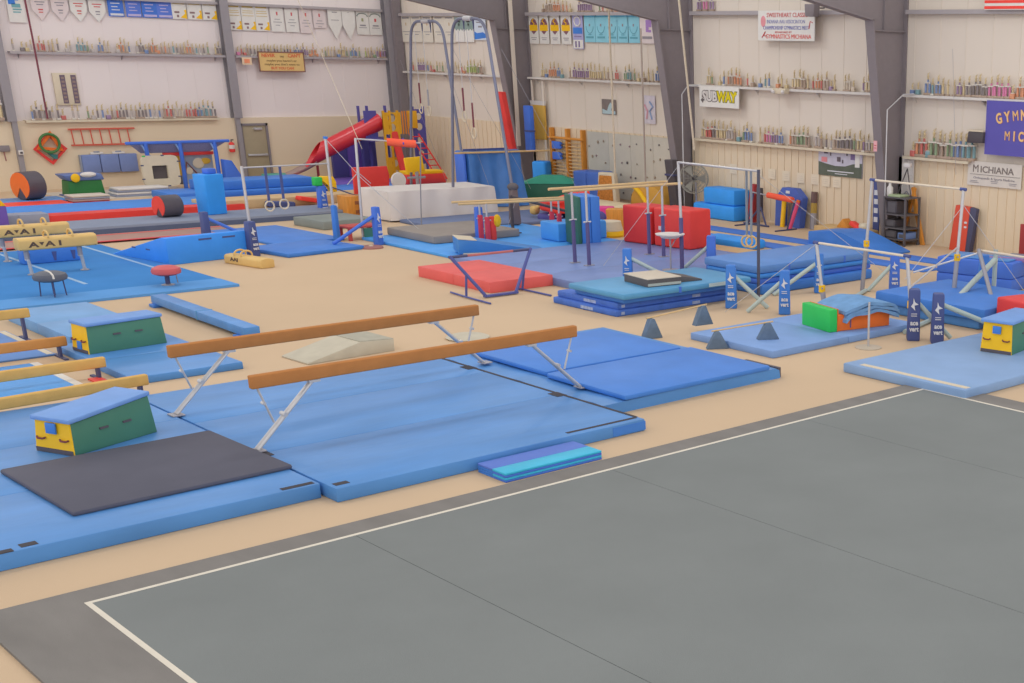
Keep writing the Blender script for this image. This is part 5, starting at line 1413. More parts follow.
g = G(); g.cube8([(-.48, -.08, 0), (.46, -.08, 0), (.46, .2, 0), (-.48, .2, 0)], [(-.3, -.05, 1.1), (.36, -.05, 1.1), (.36, .2, 1.1), (-.3, .2, 1.1)], CREAM, .06, 3); g.obj('rim', t, 'white rim')
g = G(); g.cube8([(-.36, -.1, .06), (.34, -.1, .06), (.34, -.06, .06), (-.36, -.06, .06)], [(-.22, -.07, 1.0), (.28, -.07, 1.0), (.28, -.03, 1.0), (-.22, -.03, 1.0)], mat('cork', (196, 128, 66), .9, .05, .2, 14), .01); g.obj('cork_face', t, 'brown cork face')
t = thing('half_barrel', 'mustard half barrel shape against the climbing wall', 'soft block', (28.2, 34.7, 0), math.radians(-90))
n = 14
g = G(); g.prism([(.85 * math.cos(PI * k / n) , .12 + .7 * math.sin(PI * k / n) ** .8) for k in range(n + 1)], -.3, .3, mat('barrel_mustard', (206, 154, 70), .6, .2, .04, 3), 'y', .03); g.obj('body', t)
g = G(); g.tube([(-.85 + .9 * q, -.34, .75 - .55 * q * q) for q in [k / 8 for k in range(9)]], .075, YELLOW, 8); g.obj('edge_roll', t, 'yellow edge roll')
slab('foam_block', 'light tan soft platform in front of the mustard half barrel', 'soft block', 26.2, 27.2, 34.0, 36.6, 0, .26, mat('platform_tan', (222, 204, 170), .8, .1), .05)
slab('foam_block', 'small bright blue mat beside the second gray column', 'gym mat', 27.6, 28.3, 33.8, 34.5, 0, .22, SKY, .05)
t = thing('foam_shape', 'yellow and cream ring-shaped soft toy beside the red boxes', 'soft toy', (22.9, 30.2, 0))
g = G(); g.lathe([(.42, 0), (.46, .06), (.44, .16), (.2, .18), (0, .18)], YELLOW, 24); g.obj('base', t)
g = G(); g.lathe([(.4, .17), (.34, .42), (0, .42)], CREAM, 24); g.obj('top', t, 'cream top')
t = thing('foam_shape', 'pink soft block with a dark hole behind the green folded mat', 'soft block', (24.2, 32.3, 0), math.radians(-45))
g = G(); g.box(-.4, .4, -.3, .3, 0, .55, vinyl('hot_pink_vinyl', (222, 62, 140)), .05); g.obj('body', t)
g = G(); g.ball((.05, -.3, .28), .17, INDIGO, (1, .2, 1)); g.obj('hole', t, 'dark round hole')
t = thing('crate', 'tan wooden crate beside the left red box', 'crate', (23.9, 31.0, 0), math.radians(-45))
g = G(); g.cube8([(-.3, -.25, 0), (.3, -.25, 0), (.3, .25, 0), (-.3, .25, 0)], [(-.36, -.25, .62), (.3, -.25, .62), (.3, .25, .62), (-.36, .25, .62)], WOODO, .02); g.obj('body', t)
g = G(); g.box(.3, .36, -.25, .25, 0, .62, YELLOW); g.obj('edge', t, 'yellow edge')
# heap of red shapes
for i, (lab, c, s, r_, m) in enumerate((('red soft slab on top of the heap behind the low bars', (24.0, 33.6, .72), (1.5, .5, .12), (0, -.15, .2), REDB), ('crumpled red soft block in the middle of the heap', (24.1, 33.9, .43), (1.7, .7, .38), (.1, .1, .3), REDB), ('dark bundle at the bottom of the red heap', (24.0, 34.2, .14), (1.6, .6, .26), (0, .0, .5), INDIGO), ('small tan rounded soft block left of the red heap', (23.4, 34.5, .3), (.3, .25, .26), (.2, 0, .3), mat('tan_foam', (214, 178, 110))))):
    t = thing('foam_shape', lab, 'soft block', c)
    g = G(); g.obox((0, 0, 0), s, m, r_, .1, 3); g.obj('body', t)
    g = G(); g.obox((s[0] * .2, -s[1] * .3, s[2] * .3), (s[0] * .5, s[1] * .5, s[2] * .7), m, (r_[0] + .3, r_[1] - .2, r_[2] + .5), .06, 3); g.obj('flap', t)
t = thing('column_pad', 'tall red padded board strapped to the first tapered gray column', 'column pad', (27.35, 41.8, 1.5))
g = G(); g.cube8([(.1, -.18, 0), (.3, -.18, 0), (.3, .18, 0), (.1, .18, 0)], [(-.22, -.18, 2.0), (-.02, -.18, 2.0), (-.02, .18, 2.0), (-.22, .18, 2.0)], RED, .03); g.obj('pad', t)
g = G(); g.box(.0, .05, -.19, .19, .9, .98, RED); g.obj('strap', t)
t = thing('column_pad', 'tall blue padded board standing behind the red one', 'column pad', (28.2, 41.62, 1.43))
g = G(); g.box(-.08, .1, -.2, .2, 0, 1.6, DEEP, .03); g.obj('pad', t)
g = G(); g.box(-.09, .11, -.21, .21, .7, .76, NAVY); g.obj('strap', t)
t = thing('column_pad', 'black narrow pad on the second tapered gray column', 'column pad', (27.85, 33.35, .0))
g = G(); g.cube8([(.1, -.2, .02), (.4, -.2, .02), (.4, .2, .02), (.1, .2, .02)], [(-.12, -.2, 1.7), (.16, -.2, 1.7), (.16, .2, 1.7), (-.12, .2, 1.7)], BLACK, .03); g.obj('pad', t)
g = G(); g.box(-.1, .2, -.21, .21, 1.2, 1.26, DKSTEEL); g.obj('strap', t)
# ------------------------------------------------------------------ banners and signs
PAPER = paint('banner_white', (226, 222, 216), .75, .1)
PAPERP = paint('banner_blush', (222, 208, 206), .75, .1)
INK = paint('ink_grey', (150, 144, 150), .8, .1)
INKR = paint('ink_red', (206, 96, 96), .8, .1)
INKB2 = paint('ink_soft_blue', (138, 138, 190), .8, .1)
INKB = paint('ink_blue', (84, 100, 190), .8, .1)
def wall_at(w, a, z, off=0.0):
    return ((a, YW - off, z), 0.0) if w == 'E' else ((XW - off, a, z), -PI / 2)
def sheet(name, label, cat, w, a, z, pts, m, group=None, off=.06, th=.02):
    """Flat thing hanging on a wall; PTS (right, up) around its anchor."""
    loc, rz = wall_at(w, a, z, off)
    t = thing(name, label, cat, loc, rz, group)
    g = G(); g.prism(pts, -th / 2, th / 2, m, 'y'); g.obj('sheet', t)
    return t
def bars(t, rows, m, name='print', y=-.018):
    g = G()
    for x0, x1, z0, z1 in rows: g.box(x0, x1, y, -.009, z0, z1, m)
    return g.obj(name, t)
def rect(w, h): return [(-w / 2, -h), (w / 2, -h), (w / 2, 0), (-w / 2, 0)]

# end wall, left of the middle column (tops run up out of the picture)
t = sheet('banner', 'white banner with a blue and teal map at the far left top', 'banner', 'E', 15.33, 6.25, rect(.5, .88), PAPER)
bars(t, [(-.2, .0, -.32, 0), (.0, .1, -.2, 0)], ROYAL, 'blue_print'); bars(t, [(-.12, .14, -.42, -.3), (-.1, .16, -.5, -.45), (-.1, .12, -.58, -.54)], mat('print_teal', (120, 170, 176)), 'teal_print')
for i, x in enumerate((16.05, 16.65, 17.22, 17.8)):
    m = PAPERP if i < 2 else PAPER
    t = sheet('pennant_banner', ('first white pointed pennant right of the map banner', 'second white pointed pennant from the map banner', 'third pointed pennant, with red print, left of the blue banners', 'pointed pennant nearest the blue banners')[i], 'pennant', 'E', x, 6.3, [(-.26, -.5), (0, -.85), (.26, -.5), (.26, 0), (-.26, 0)], m, None, .07)
    bars(t, [(-.15, .15, -.28, -.25), (-.1, .1, -.36, -.33)], INK if i < 2 else INKR); bars(t, [(-.07, .07, -.52, -.48), (-.06, .06, -.6, -.57)], (INKR, INK)[i % 2], 'small_print')
for i, x in enumerate((18.4, 18.97, 19.5, 20.0)):
    t = sheet('banner', ('first blue banner, with white bars, right of the pennants', 'second blue banner, with lilac print, right of the pennants', 'third blue banner, with lilac print, right of the pennants', 'blue banner next to the white and yellow banners')[i], 'banner', 'E', x, 6.3, rect(.5, .63), (vinyl('banner_blue', (72, 118, 206)), vinyl('banner_blue_b', (92, 122, 208)))[i % 2])
    bars(t, [(-.16, .1, -.1, -.07), (-.16, .14, -.22, -.19), (-.14, .06, -.33, -.3), (-.14, .12, -.43, -.4), (-.2, .22, -.6, -.53)], LOGOW if i == 0 else mat('print_lilac', (190, 180, 216)))
def medal_banner(label, x, z, h, left):
    t = sheet('banner', label, 'banner', 'E', x, z, rect(.5, h), PAPER)
    bars(t, [(-.2, .2, -h + .5, -h + .52), (-.2, .2, -h + .6, -h + .62)] + ([(-.2, .2, -.08, -.03), (-.18, .18, -.2, -.18)] if h > .7 else []), mat('print_gold', (206, 180, 110)))
    g = G(); g.prism([(.02, -h + .05), (.24, -h + .02), (.24, -h + .32), (.16, -h + .3), (.2, -h + .2)], -.02, -.009, YELLOW, 'y'); g.obj('corner_print', t, 'yellow corner print')
    bars(t, [(-.17, .0, -h + .2, -h + .26), (-.1, -.03, -h + .06, -h + .14)], paint('ink_brown', (140, 112, 112)), 'figure_print')
for i, x in enumerate((20.5, 21.03, 21.56)):
    medal_banner(('first white banner with a yellow corner, next to the blue banners', 'middle white yellow-cornered banner left of the wall column', 'white yellow-cornered banner touching the wall column from the left')[i], x, 6.3, .64, True)
for i, x in enumerate((22.42, 22.94, 23.45)):
    medal_banner(('white yellow-cornered banner touching the wall column from the right', 'middle white yellow-cornered banner above the NEVER SAY sign', 'white yellow-cornered banner beside the plain grey-white banners')[i], x, 6.22, .87, False)
for i, (x, h) in enumerate(((24.02, .88), (24.58, .88), (25.13, .9), (25.67, .7))):
    t = sheet('banner', ('plain greyish white banner with tiny red emblem, leftmost one', 'plain greyish white banner with tiny red emblem, second one', 'blush white banner with red print, right of two greyish ones', 'short blush banner with pink emblem left of the pointed pennants')[i], 'banner', 'E', x, 6.22, rect(.5, h), PAPER if i < 2 else PAPERP)
    bars(t, [(-.02, .03, -.3, -.18)], INKR, 'emblem'); bars(t, [(-.1, .1, -.45, -.43), (-.16, .16, -.55, -.53), (-.08, .08, -.66, -.64)], INK)
for i, x in enumerate((26.27, 26.83)):
    t = sheet('pennant_banner', ('long pointed white pennant with light print', 'long pointed plain white pennant beside the arched banners')[i], 'pennant', 'E', x, 6.22, [(-.27, -.56), (0, -1.1), (.27, -.56), (.27, 0), (-.27, 0)], PAPER, None, .12)
    bars(t, [(-.1, .1, -.12, -.09), (-.16, .16, -.4, -.38)] if not i else [(-.04, .04, -.1, -.09)], INK)
for i, x in enumerate((27.43, 27.97)):
    t = sheet('banner', ('white banner with a dark arch print, left of two', 'white banner with a dark arch print, beside the corner column')[i], 'banner', 'E', x, 6.2, rect(.52, .87), PAPER)
    g = G(); g.tube([(.22 * math.cos(a), -.012, -.2 + .12 * math.sin(a)) for a in [PI * k / 10 for k in range(11)]], .02, paint('arch_green', (128, 140, 130)), 5); g.obj('arch_print', t)
    bars(t, [(-.04, .04, -.38, -.26)], (paint('ink_olive', (160, 160, 120)), INKR)[i], 'emblem'); bars(t, [(-.12, .12, -.55, -.5), (-.16, .16, -.62, -.6)], INK)

# right-hand wall, corner bay
for i, y in enumerate((50.62, 49.85, 49.05, 48.2, 47.45)):
    t = sheet('banner', ('cream lined banner nearest the room corner', 'second cream lined banner from the room corner', 'third cream lined banner from the room corner', 'fourth cream lined banner from the room corner', 'fifth cream lined banner, half behind the ring frame')[i], 'banner', 'R', y, 6.08, rect(.74, .98), paint('banner_cream', (222, 214, 200), .75, .1))
    bars(t, [(-.25, .25, -.1, -.06), (-.28, .28, -.6, -.58), (-.14, .14, -.7, -.68)], INK); bars(t, [(-.03, .03, -.36, -.25)], paint('ink_gold', (196, 170, 130)), 'emblem')
for i, y in enumerate((46.75, 46.1)):
    t = sheet('banner', ('green-grey topped white banner, left of two', 'green-grey topped white banner beside the blue and white one')[i], 'banner', 'R', y, 6.04, rect(.62, .9), PAPER)
    g = G(); g.prism([(-.3, -.42), (-.3, -.02), (.3, -.02), (.3, -.42), (.2, -.5), (.1, -.42), (0, -.5), (-.1, -.42), (-.2, -.5)], -.018, -.009, paint('print_sage', (138, 158, 152)), 'y'); g.obj('top_print', t)
    bars(t, [(-.12, .12, -.2, -.15), (-.05, .05, -.32, -.24)], PAPER, 'emblem')
t = sheet('banner', 'white banner with a blue painted bottom beside the gray column', 'banner', 'R', 45.35, 6.02, rect(.8, .8), paint('banner_pale_blue', (208, 216, 228), .75, .1))
g = G(); g.prism([(-.38, -.78), (.38, -.72), (.38, -.6), (.2, -.52), (-.2, -.56), (-.38, -.5)], -.018, -.009, ROYAL, 'y'); g.obj('blue_print', t); bars(t, [(-.2, .1, -.2, -.16), (-.1, .15, -.36, -.3)], INK)
# between first and second frame
for i, y in enumerate((41.9, 41.28, 40.63, 39.98)):
    t = sheet('banner', ('white banner with yellow and maroon crest, nearest the gray column', 'second white banner with yellow and maroon crest', 'third white banner with yellow and maroon crest', 'white yellow-crested banner beside the purple and blue banner')[i], 'banner', 'R', y, 6.1, rect(.56, .97), PAPER)
    MAR = paint('crest_maroon', (136, 92, 106))
    g = G(); g.prism([(-.2, -.3), (-.2, -.45), (-.12, -.58), (0, -.66), (.12, -.58), (.24, -.45), (.22, -.3), (.12, -.16), (0, -.12), (-.14, -.18)], -.014, -.009, MAR, 'y'); g.obj('crest', t, 'maroon crest')
    bars(t, [(-.24, .24, -.54, -.34)], YELLOW, 'band', -.02)
    g = G(); g.tube([(.03, -.016, -.14), (-.07, -.016, -.22), (.06, -.016, -.3), (.0, -.016, -.36)], .025, YELLOW, 5); g.obj('figure', t, 'yellow figure')
    bars(t, [(-.16, .16, -.78, -.76), (-.12, .12, -.84, -.82)], INK)
t = sheet('banner', 'tall purple, blue and white banner right of the yellow-crested row', 'banner', 'R', 39.3, 6.1, rect(.58, 1.12), paint('banner_lilac', (176, 172, 210), .75, .1))
bars(t, [(-.26, .26, -.62, -.42)], ROYAL, 'blue_band'); bars(t, [(-.27, .27, -1.1, -.82)], PAPER, 'white_panel'); bars(t, [(-.16, -.08, -1.06, -.86), (.02, .1, -1.06, -.86), (-.2, .2, -.72, -.7)], paint('ink_plum', (128, 110, 150)), 'dark_print', -.024)
g = G(); g.tube([(.17 * math.cos(a), -.014, -.22 + .15 * math.sin(a)) for a in [2 * PI * k / 16 for k in range(16)]], .03, PAPER, 5, True); g.obj('ring_print', t)
TB = mat('banner_teal', (142, 200, 216), .75, .1, .06, 1.2)
for i, y in enumerate((38.62, 38.0, 37.4, 36.82, 36.25)):
    t = sheet('banner', ('pale teal banner next to the purple and blue one', 'second pale teal banner from the purple and blue one', 'middle pale teal banner of five', 'fourth pale teal banner of five', 'pale teal banner next to the white and violet one')[i], 'banner', 'R', y, 6.14, rect(.6, .93), TB)
    g = G(); g.tube([(.2 * math.cos(a), -.012, -.42 + .22 * math.sin(a)) for a in [PI + PI * k / 12 for k in range(13)]], .012, paint('teal_ink', (96, 160, 176)), 5); g.obj('arc_print', t)
    bars(t, [(-.03, .03, -.42, -.34)], INK, 'emblem'); bars(t, [(-.2, .2, -.8, -.74), (-.08, .08, -.7, -.67)], paint('teal_ink', (96, 160, 176))); bars(t, [(-.29, .29, -.12, 0)], paint('sky_print', (96, 184, 220)), 'top_print')
t = sheet('banner', 'white banner with a violet letter beside the second gray column', 'banner', 'R', 35.55, 6.0, rect(.75, .8), PAPERP)
bars(t, [(-.06, .08, -.45, -.08), (.08, .22, -.3, -.08), (.08, .2, -.46, -.38)], paint('violet_ink', (166, 128, 190)), 'letter_print'); bars(t, [(-.25, .25, -.66, -.58)], INK)

# lettered signs
t = sheet('lettered_sign', 'tan NEVER SAY CAN\'T sign with a brown frame below the shelf', 'sign', 'E', 23.88, 4.62, rect(1.74, .7), paint('sign_tan', (222, 188, 126), .7, .1), None, .32, .03)
g = G()
for x0, x1, z0, z1 in ((-.88, .88, -.03, .01), (-.88, .88, -.71, -.67), (-.88, -.845, -.7, 0), (.845, .88, -.7, 0)): g.box(x0, x1, -.03, .02, z0, z1, mat('sign_frame', (140, 100, 90)))
g.obj('frame', t, 'brown frame')
SR = paint('sign_red', (216, 116, 78)); SB = paint('sign_brown', (134, 106, 70))
words(t, 'NEVER', .17, (-.5, -.02, -.13), SR, bold=.006); words(t, 'say', .13, (.02, -.02, -.15), SB); words(t, "CAN'T", .17, (.5, -.02, -.13), SR, bold=.006)
words(t, "maybe you haven't or", .12, (.0, -.02, -.31), SB, sx=1.1); words(t, "maybe you don't want to", .12, (.0, -.02, -.44), SB, sx=1.1); words(t, 'BUT YOU CAN', .13, (.0, -.02, -.58), SR, bold=.004)

t = sheet('lettered_sign', 'white SWEETHEART CLASSIC sign with red and blue lettering', 'sign', 'R', 28.88, 6.17, rect(2.34, .83), PAPER, None, .3, .03)
words(t, 'SWEETHEART CLASSIC', .17, (.05, -.02, -.13), INKR, sx=.98, bold=.0); words(t, 'INDIANA AAU ASSOCIATION', .15, (.0, -.02, -.31), INKB2, sx=.8, bold=-.002)
words(t, 'CHAMPIONSHIP GYMNASTICS MEET', .15, (.0, -.02, -.48), INKB2, sx=.78, bold=-.002); words(t, 'SPONSORED BY', .07, (-.1, -.02, -.6), INKR, sx=1.4); words(t, 'GYMNASTICS MICHIANA', .17, (.1, -.02, -.72), paint('ink_bright_red', (222, 84, 78)), sx=1.0, bold=.0)
g = G(); g.ball((-.95, -.016, -.3), .12, mat('sketch_pink', (226, 150, 156)), (.9, .1, 1.3), 12, 8); g.tube([(-1.0, -.018, -.75), (-.85, -.018, -.58), (-.92, -.018, -.7), (-.8, -.018, -.7)], .018, INKR, 5); g.tube([(.95, -.018, -.5), (1.0, -.018, -.3), (1.1, -.018, -.34)], .015, INKR, 5); g.obj('sketch', t, 'red sketched figures')
t2_ = thing('loudspeaker', 'small grey loudspeaker mounted before the SWEETHEART CLASSIC sign corner', 'loudspeaker', (28.35, 27.58, 6.12), -PI / 2)
g = G(); g.prism([(-.17, -.13), (.17, -.13), (.2, .2), (-.2, .2)], -.12, .12, COLUMN, 'y', .02); g.obj('body', t2_)
g = G(); g.tube([(0, .1, .1), (0, .5, .12)], .02, BLACK, 6); g.obj('bracket', t2_)

t = sheet('lettered_sign', 'white SUBWAY sign with grey and yellow letters below the shelf', 'sign', 'R', 31.84, 3.97, rect(1.82, .62), PAPER, None, .3, .03)
SHD = paint('sub_outline', (108, 100, 98)); SUBY = paint('sub_yellow', (222, 204, 20))
words(t, 'SUB', .4, (-.42, -.016, -.31), SHD, 'outline', sx=1.0, bold=.04); words(t, 'WAY', .4, (.36, -.016, -.31), paint('sub_outline_y', (132, 124, 60)), 'outline', sx=.92, bold=.04)
words(t, 'SUB', .4, (-.42, -.024, -.31), paint('sub_white', (216, 210, 206)), 'lettering', sx=1.0, bold=.016); words(t, 'WAY', .4, (.36, -.024, -.31), SUBY, 'lettering', sx=.92, bold=.016)
g = G(); g.prism([(.66, -.24), (.74, -.3), (.74, -.26), (.84, -.2), (.74, -.12), (.74, -.17)], -.03, -.014, SUBY, 'y'); g.prism([(-.84, -.42), (-.74, -.5), (-.74, -.45), (-.66, -.43), (-.66, -.38), (-.74, -.39), (-.74, -.35)], -.03, -.014, SHD, 'y'); g.obj('arrow', t, 'arrow tips')

t = sheet('lettered_banner', 'purple banner with cream GYMNASTICS MICHIANA letters at the right edge', 'banner', 'R', 19.82, 3.95, rect(3.2, 1.36), mat('banner_purple', (100, 94, 172), .8, .1, .03, 2), None, .29, .03)
LC = paint('letter_cream', (236, 190, 126)); LM = paint('letter_shadow', (140, 72, 104))
for i, ch in enumerate('GYMNASTICS'):
    x = -1.17 + i * .26; q = (x / 1.25)
    z = -.47 + .15 * (1 - q * q)
    for m, dx, y in ((LM, .012, -.017), (LC, 0, -.023)):
        words(t, ch, .36, (x + dx, y, z - dx * .5), m, 'lettering' if m is LC else 'letter_shadow', rot=(PI / 2, -q * -.3, 0), bold=.012, sx=.74)
for i, ch in enumerate('MICHIANA'):
    x = -.88 + i * .22
    for m, dx, y in ((LM, .012, -.017), (LC, 0, -.023)):
        words(t, ch, .33, (x + dx, y, -.87 - dx * .5), m, 'lettering' if m is LC else 'letter_shadow', bold=.012, sx=.74)
t = sheet('lettered_banner', 'white MICHIANA banner on the beige wall below the low ledge', 'banner', 'R', 21.2, 2.38, rect(1.78, .63), paint('banner_grey_white', (216, 208, 200), .75, .1), None, .1, .015)
DK = paint('ink_dark', (128, 118, 114))
words(t, 'M', .28, (-.62, -.012, -.2), DK, sx=1.0); words(t, 'ICHIANA', .235, (.08, -.012, -.21), DK, sx=1.16, bold=.003)
bars(t, [(-.8, .85, -.345, -.335)], DK, 'rule'); words(t, 'Orthopaedic & Sports Medicine', .085, (0, -.012, -.43), INK, sx=1.25)
bars(t, [(-.78, -.55, -.52, -.505), (-.8, -.5, -.56, -.548), (-.1, .14, -.5, -.485), (-.08, .12, -.54, -.528), (.5, .75, -.52, -.505), (.52, .72, -.56, -.548)], INK, 'small_print')
t = sheet('flag', 'hanging striped red and white flag at the top right corner', 'flag', 'R', 20.6, 7.1, rect(2.1, .95), PAPER, None, .3, .02)
for k, z in enumerate((-.93, -.79, -.65)):
    bars(t, [(-1.05, 1.05, z, z + .07)], REDB, 'stripe', -.02)
t = sheet('poster', 'mountain picture poster with dark green lower half under the ledge', 'poster', 'R', 26.82, 2.33, rect(1.76, .72), mat('poster_sky', (196, 192, 206), .6, .15, .08, 4), None, .09, .015)
g = G(); g.prism([(-.87, -.72), (.87, -.72), (.87, -.3), (.5, -.34), (.2, -.42), (-.2, -.43), (-.6, -.38), (-.87, -.33)], -.014, -.007, mat('poster_green', (100, 106, 94), .6, .15, .1, 5), 'y'); g.obj('hills', t)
bars(t, [(-.12, .02, -.3, -.17), (.08, .13, -.34, -.24), (-.65, -.5, -.1, -.04), (-.4, -.36, -.15, -.06), (.25, .3, -.12, -.04)], paint('ink_dark_b', (104, 92, 100)), 'figures'); bars(t, [(-.75, -.52, -.34, -.2)], mat('poster_pink', (222, 140, 144)), 'pink_print'); bars(t, [(-.5, .55, -.6, -.57), (-.2, .3, -.66, -.64)], LOGOW, 'caption'); bars(t, [(.42, .6, -.22, -.03)], paint('ink_plum', (128, 110, 150)), 'plum_print'); bars(t, [(.6, .78, -.42, -.06)], PAPER, 'card', -.02)
t = sheet('poster', 'small square photo poster with a pale figure above the climbing wall', 'poster', 'R', 37.77, 3.38, rect(.78, .5), mat('photo_brown', (132, 120, 116), .6, .15, .1, 6), None, .04, .012)
g = G(); g.prism([(-.36, -.48), (.36, -.48), (.36, -.38), (.12, -.36), (.2, -.16), (.1, -.1), (.0, -.2), (-.1, -.38), (-.36, -.32)], -.012, -.005, mat('photo_pale_blue', (176, 198, 204)), 'y'); g.obj('figure', t, 'pale figure')
t = sheet('poster', 'tall pale poster with red and blue swirls by the second gray column', 'poster', 'R', 35.58, 3.58, rect(.6, .9), mat('poster_pale', (208, 200, 208), .6, .15, .1, 5), None, .04, .012)
g = G(); g.tube([(-.25, -.012, -.3), (-.1, -.012, -.5), (-.15, -.012, -.75)], .035, mat('swirl_pink', (216, 158, 170)), 5); g.tube([(.02, -.012, -.2), (.18, -.012, -.35), (.02, -.012, -.5), (.12, -.012, -.75)], .035, mat('swirl_blue', (148, 168, 206)), 5); g.obj('swirls', t)
for i, (y, z) in enumerate(((31.45, 1.66), (30.3, 1.63), (29.7, 1.63), (29.08, 1.61), (28.45, 1.6), (27.85, 1.6), (27.4, 1.58), (26.95, 1.58))):
    t = sheet('paper_sheet', ('white paper sheet on the wall above the fan side blocks', 'white paper sheet above the right bright blue block', 'white paper sheet left of the blue arch', 'white paper sheet above the left end of the blue arch', 'white paper sheet above the blue arch top', 'white paper sheet above the dark striped post', 'white paper sheet under the mountain poster, left', 'white paper sheet under the mountain poster, right')[i], 'paper', 'R', y, z, rect(.32, .3), paint('paper', (226, 212, 190), .8, .1), None, .085, .006)
    bars(t, [(-.1, .1, -.1 - .06 * k, -.095 - .06 * k) for k in range(3)], paint('faint_ink', (196, 184, 170)), 'print', -.006)
loc = (27.75, 24.52, 2.5)
t = thing('notice', 'small pink notice on the flange of the third gray column', 'notice', (27.78, 24.44, 2.5), -PI / 2)
g = G(); g.box(-.13, .0, -.06, -.05, 0, .28, mat('notice_pink', (230, 172, 176))); g.obj('sheet', t)
g = G(); g.box(-.1, -.02, -.066, -.058, .15, .17, INKR); g.box(-.1, -.02, -.066, -.058, .08, .1, INKR); g.obj('print', t)
t = thing('loudspeaker', 'dark wedge loudspeaker on the wall left of the purple banner', 'loudspeaker', (28.65, 21.68, 2.85), -PI / 2)
g = G(); g.prism([(-.28, 0), (.25, .02), (.27, .3), (-.24, .3)], -.15, .2, BLACK, 'y', .03); g.obj('body', t)
g = G(); g.box(-.26, .26, -.16, .15, .3, .34, CREAM); g.obj('top_cover', t, 'cream top')
t = thing('exit_light', 'small box lamp under the shelf between the SUBWAY and poster signs', 'emergency light', (28.55, 29.05, 3.85), -PI / 2)
g = G(); g.box(-.28, .28, -.1, .1, 0, .16, CREAM, .02); g.obj('body', t)
for x in (-.2, .2):
    g = G(); g.ball((x, -.12, .06), .06, WHITEV); g.obj('lamp', t)
t = thing('notice', 'small orange lettered tag hanging below the upper end-wall shelf', 'notice', (22.58, YW - .3, 4.15), 0)
g = G(); g.box(-.18, .18, -.01, .01, 0, .26, mat('tag_cream', (226, 200, 170))); g.obj('sheet', t)
g = G(); g.box(-.1, .1, -.02, -.009, .06, .2, mat('tag_orange', (236, 146, 108))); g.obj('print', t)

# things hung on the end wall
t = thing('display_board', 'cream board with two dark columns of photos on the end wall', 'display board', (16.42, YW - .05, 2.76), 0)
g = G(); g.box(-.37, .37, -.04, .04, 0, 1.04, CREAM, .01); b = g.obj('board', t)
for x in (-.1, .24):
    g = G(); g.box(x - .06, x + .1, -.055, -.035, .06, .98, paint('photo_strip', (112, 96, 112)))
    for k in range(7): g.box(x - .03, x + .07, -.06, -.05, .1 + k * .125, .17 + k * .125, paint('photo_tan', (150, 128, 120)))
    g.obj('photo_strip', b)
t = thing('wall_ladder', 'red wooden ladder hung sideways on the beige end wall', 'ladder', (17.25, YW - .22, 1.42), 0)
LR = paint('ladder_red', (206, 96, 78))
for z in (0, .53):
    g = G(); g.box(-1.02 - (.03 if z else 0), .98 + (.1 if z else 0), -.03, .03, z, z + .05, LR); g.obj('rail', t)
for k in range(7):
    x = -.93 + k * .3
    g = G(); g.tube([(x - .03, 0, .53), (x, 0, .03)], .02, LR, 6); g.obj('rung', t)
t = thing('wall_pad', 'blue quilted board in three panels on the beige end wall', 'wall pad', (17.36, YW - .24, .5), 0)
for k in range(3):
    g = G(); g.box(-.92 + k * .61, -.92 + k * .61 + .59, -.06, .05, 0, .62, mat('quilt_blue', (124, 140, 188), .7, .15, .06, 3), .03); g.obj('panel', t)
g = G(); g.box(-.97, -.93, -.07, .06, 0, .62, GREYMAT); g.obj('edge', t)
for x in (-.4, .3):
    th = thing('cloth_bundle', 'pale folded cloth on top of the blue quilted board, %s' % ('left' if x < 0 else 'right'), 'cloth', (17.36 + x, YW - .24, 1.12))
    g = G(); g.box(-.2, .22, -.05, .05, 0, .08, WHITEV, .03); g.obj('fold', th)
    g = G(); g.box(-.1, .1, -.055, .0, .06, .11, GREYMAT, .02); g.obj('tuck', th)
t = thing('square_hoop', 'red square frame hung corner down on the beige end wall', 'frame', (15.55, YW - .23, 1.35), 0)
g = G(); a = .52; g.ring([(0, a), (-a, 0), (0, -a), (a, 0)], [(0, a - .12), (-a + .12, 0), (0, -a + .12), (a - .12, 0)], -.03, .03, RED, 'y'); g.obj('frame', t)
t = thing('hoop', 'dark green ring hung over the red square frame', 'hoop', (15.5, YW - .42, 1.55), 0)
g = G(); g.tube([(.3 * math.cos(k * PI / 12), 0, .3 * math.sin(k * PI / 12)) for k in range(24)], .045, vinyl('hoop_green', (72, 120, 68)), 8, True); g.obj('ring', t)
t = thing('triangle_hoop', 'orange triangular frame behind the dark green ring', 'frame', (15.52, YW - .33, 1.5), 0)
g = G(); g.ring([(.08, .45), (-.42, -.15), (.4, -.22)], [(.06, .27), (-.25, -.07), (.25, -.12)], -.03, .03, ORANGE, 'y'); g.obj('frame', t)
t = thing('angled_hoop', 'teal angled frame between the green ring and red square', 'frame', (15.6, YW - .29, 1.22), 0)
g = G(); g.prism([(-.3, .12), (.0, -.2), (.1, -.2), (.12, -.05), (.0, -.05), (-.22, .2)], -.03, .03, mat('frame_teal', (70, 126, 128)), 'y'); g.obj('frame', t)
t = thing('wall_telephone', 'small grey wall device left of the coloured frames', 'wall device', (14.2, YW - .2, 1.3), 0)
g = G(); g.box(-.16, .14, -.06, .05, 0, .2, COLUMN, .02); g.obj('body', t)
g = G(); g.tube([(-.05, -.02, 0), (-.03, -.02, -.3)], .02, mat('device_red', (150, 100, 100)), 6); g.obj('handle', t)
t = thing('fire_extinguisher', 'red and white fire extinguisher beside the olive door', 'fire extinguisher', (21.62, YW - .28, 1.05), 0)
g = G(); g.lathe([(.0, 0), (.09, .0), (.1, .05), (.1, .3), (.05, .36), (0, .37)], RED, 14); g.obj('body', t)
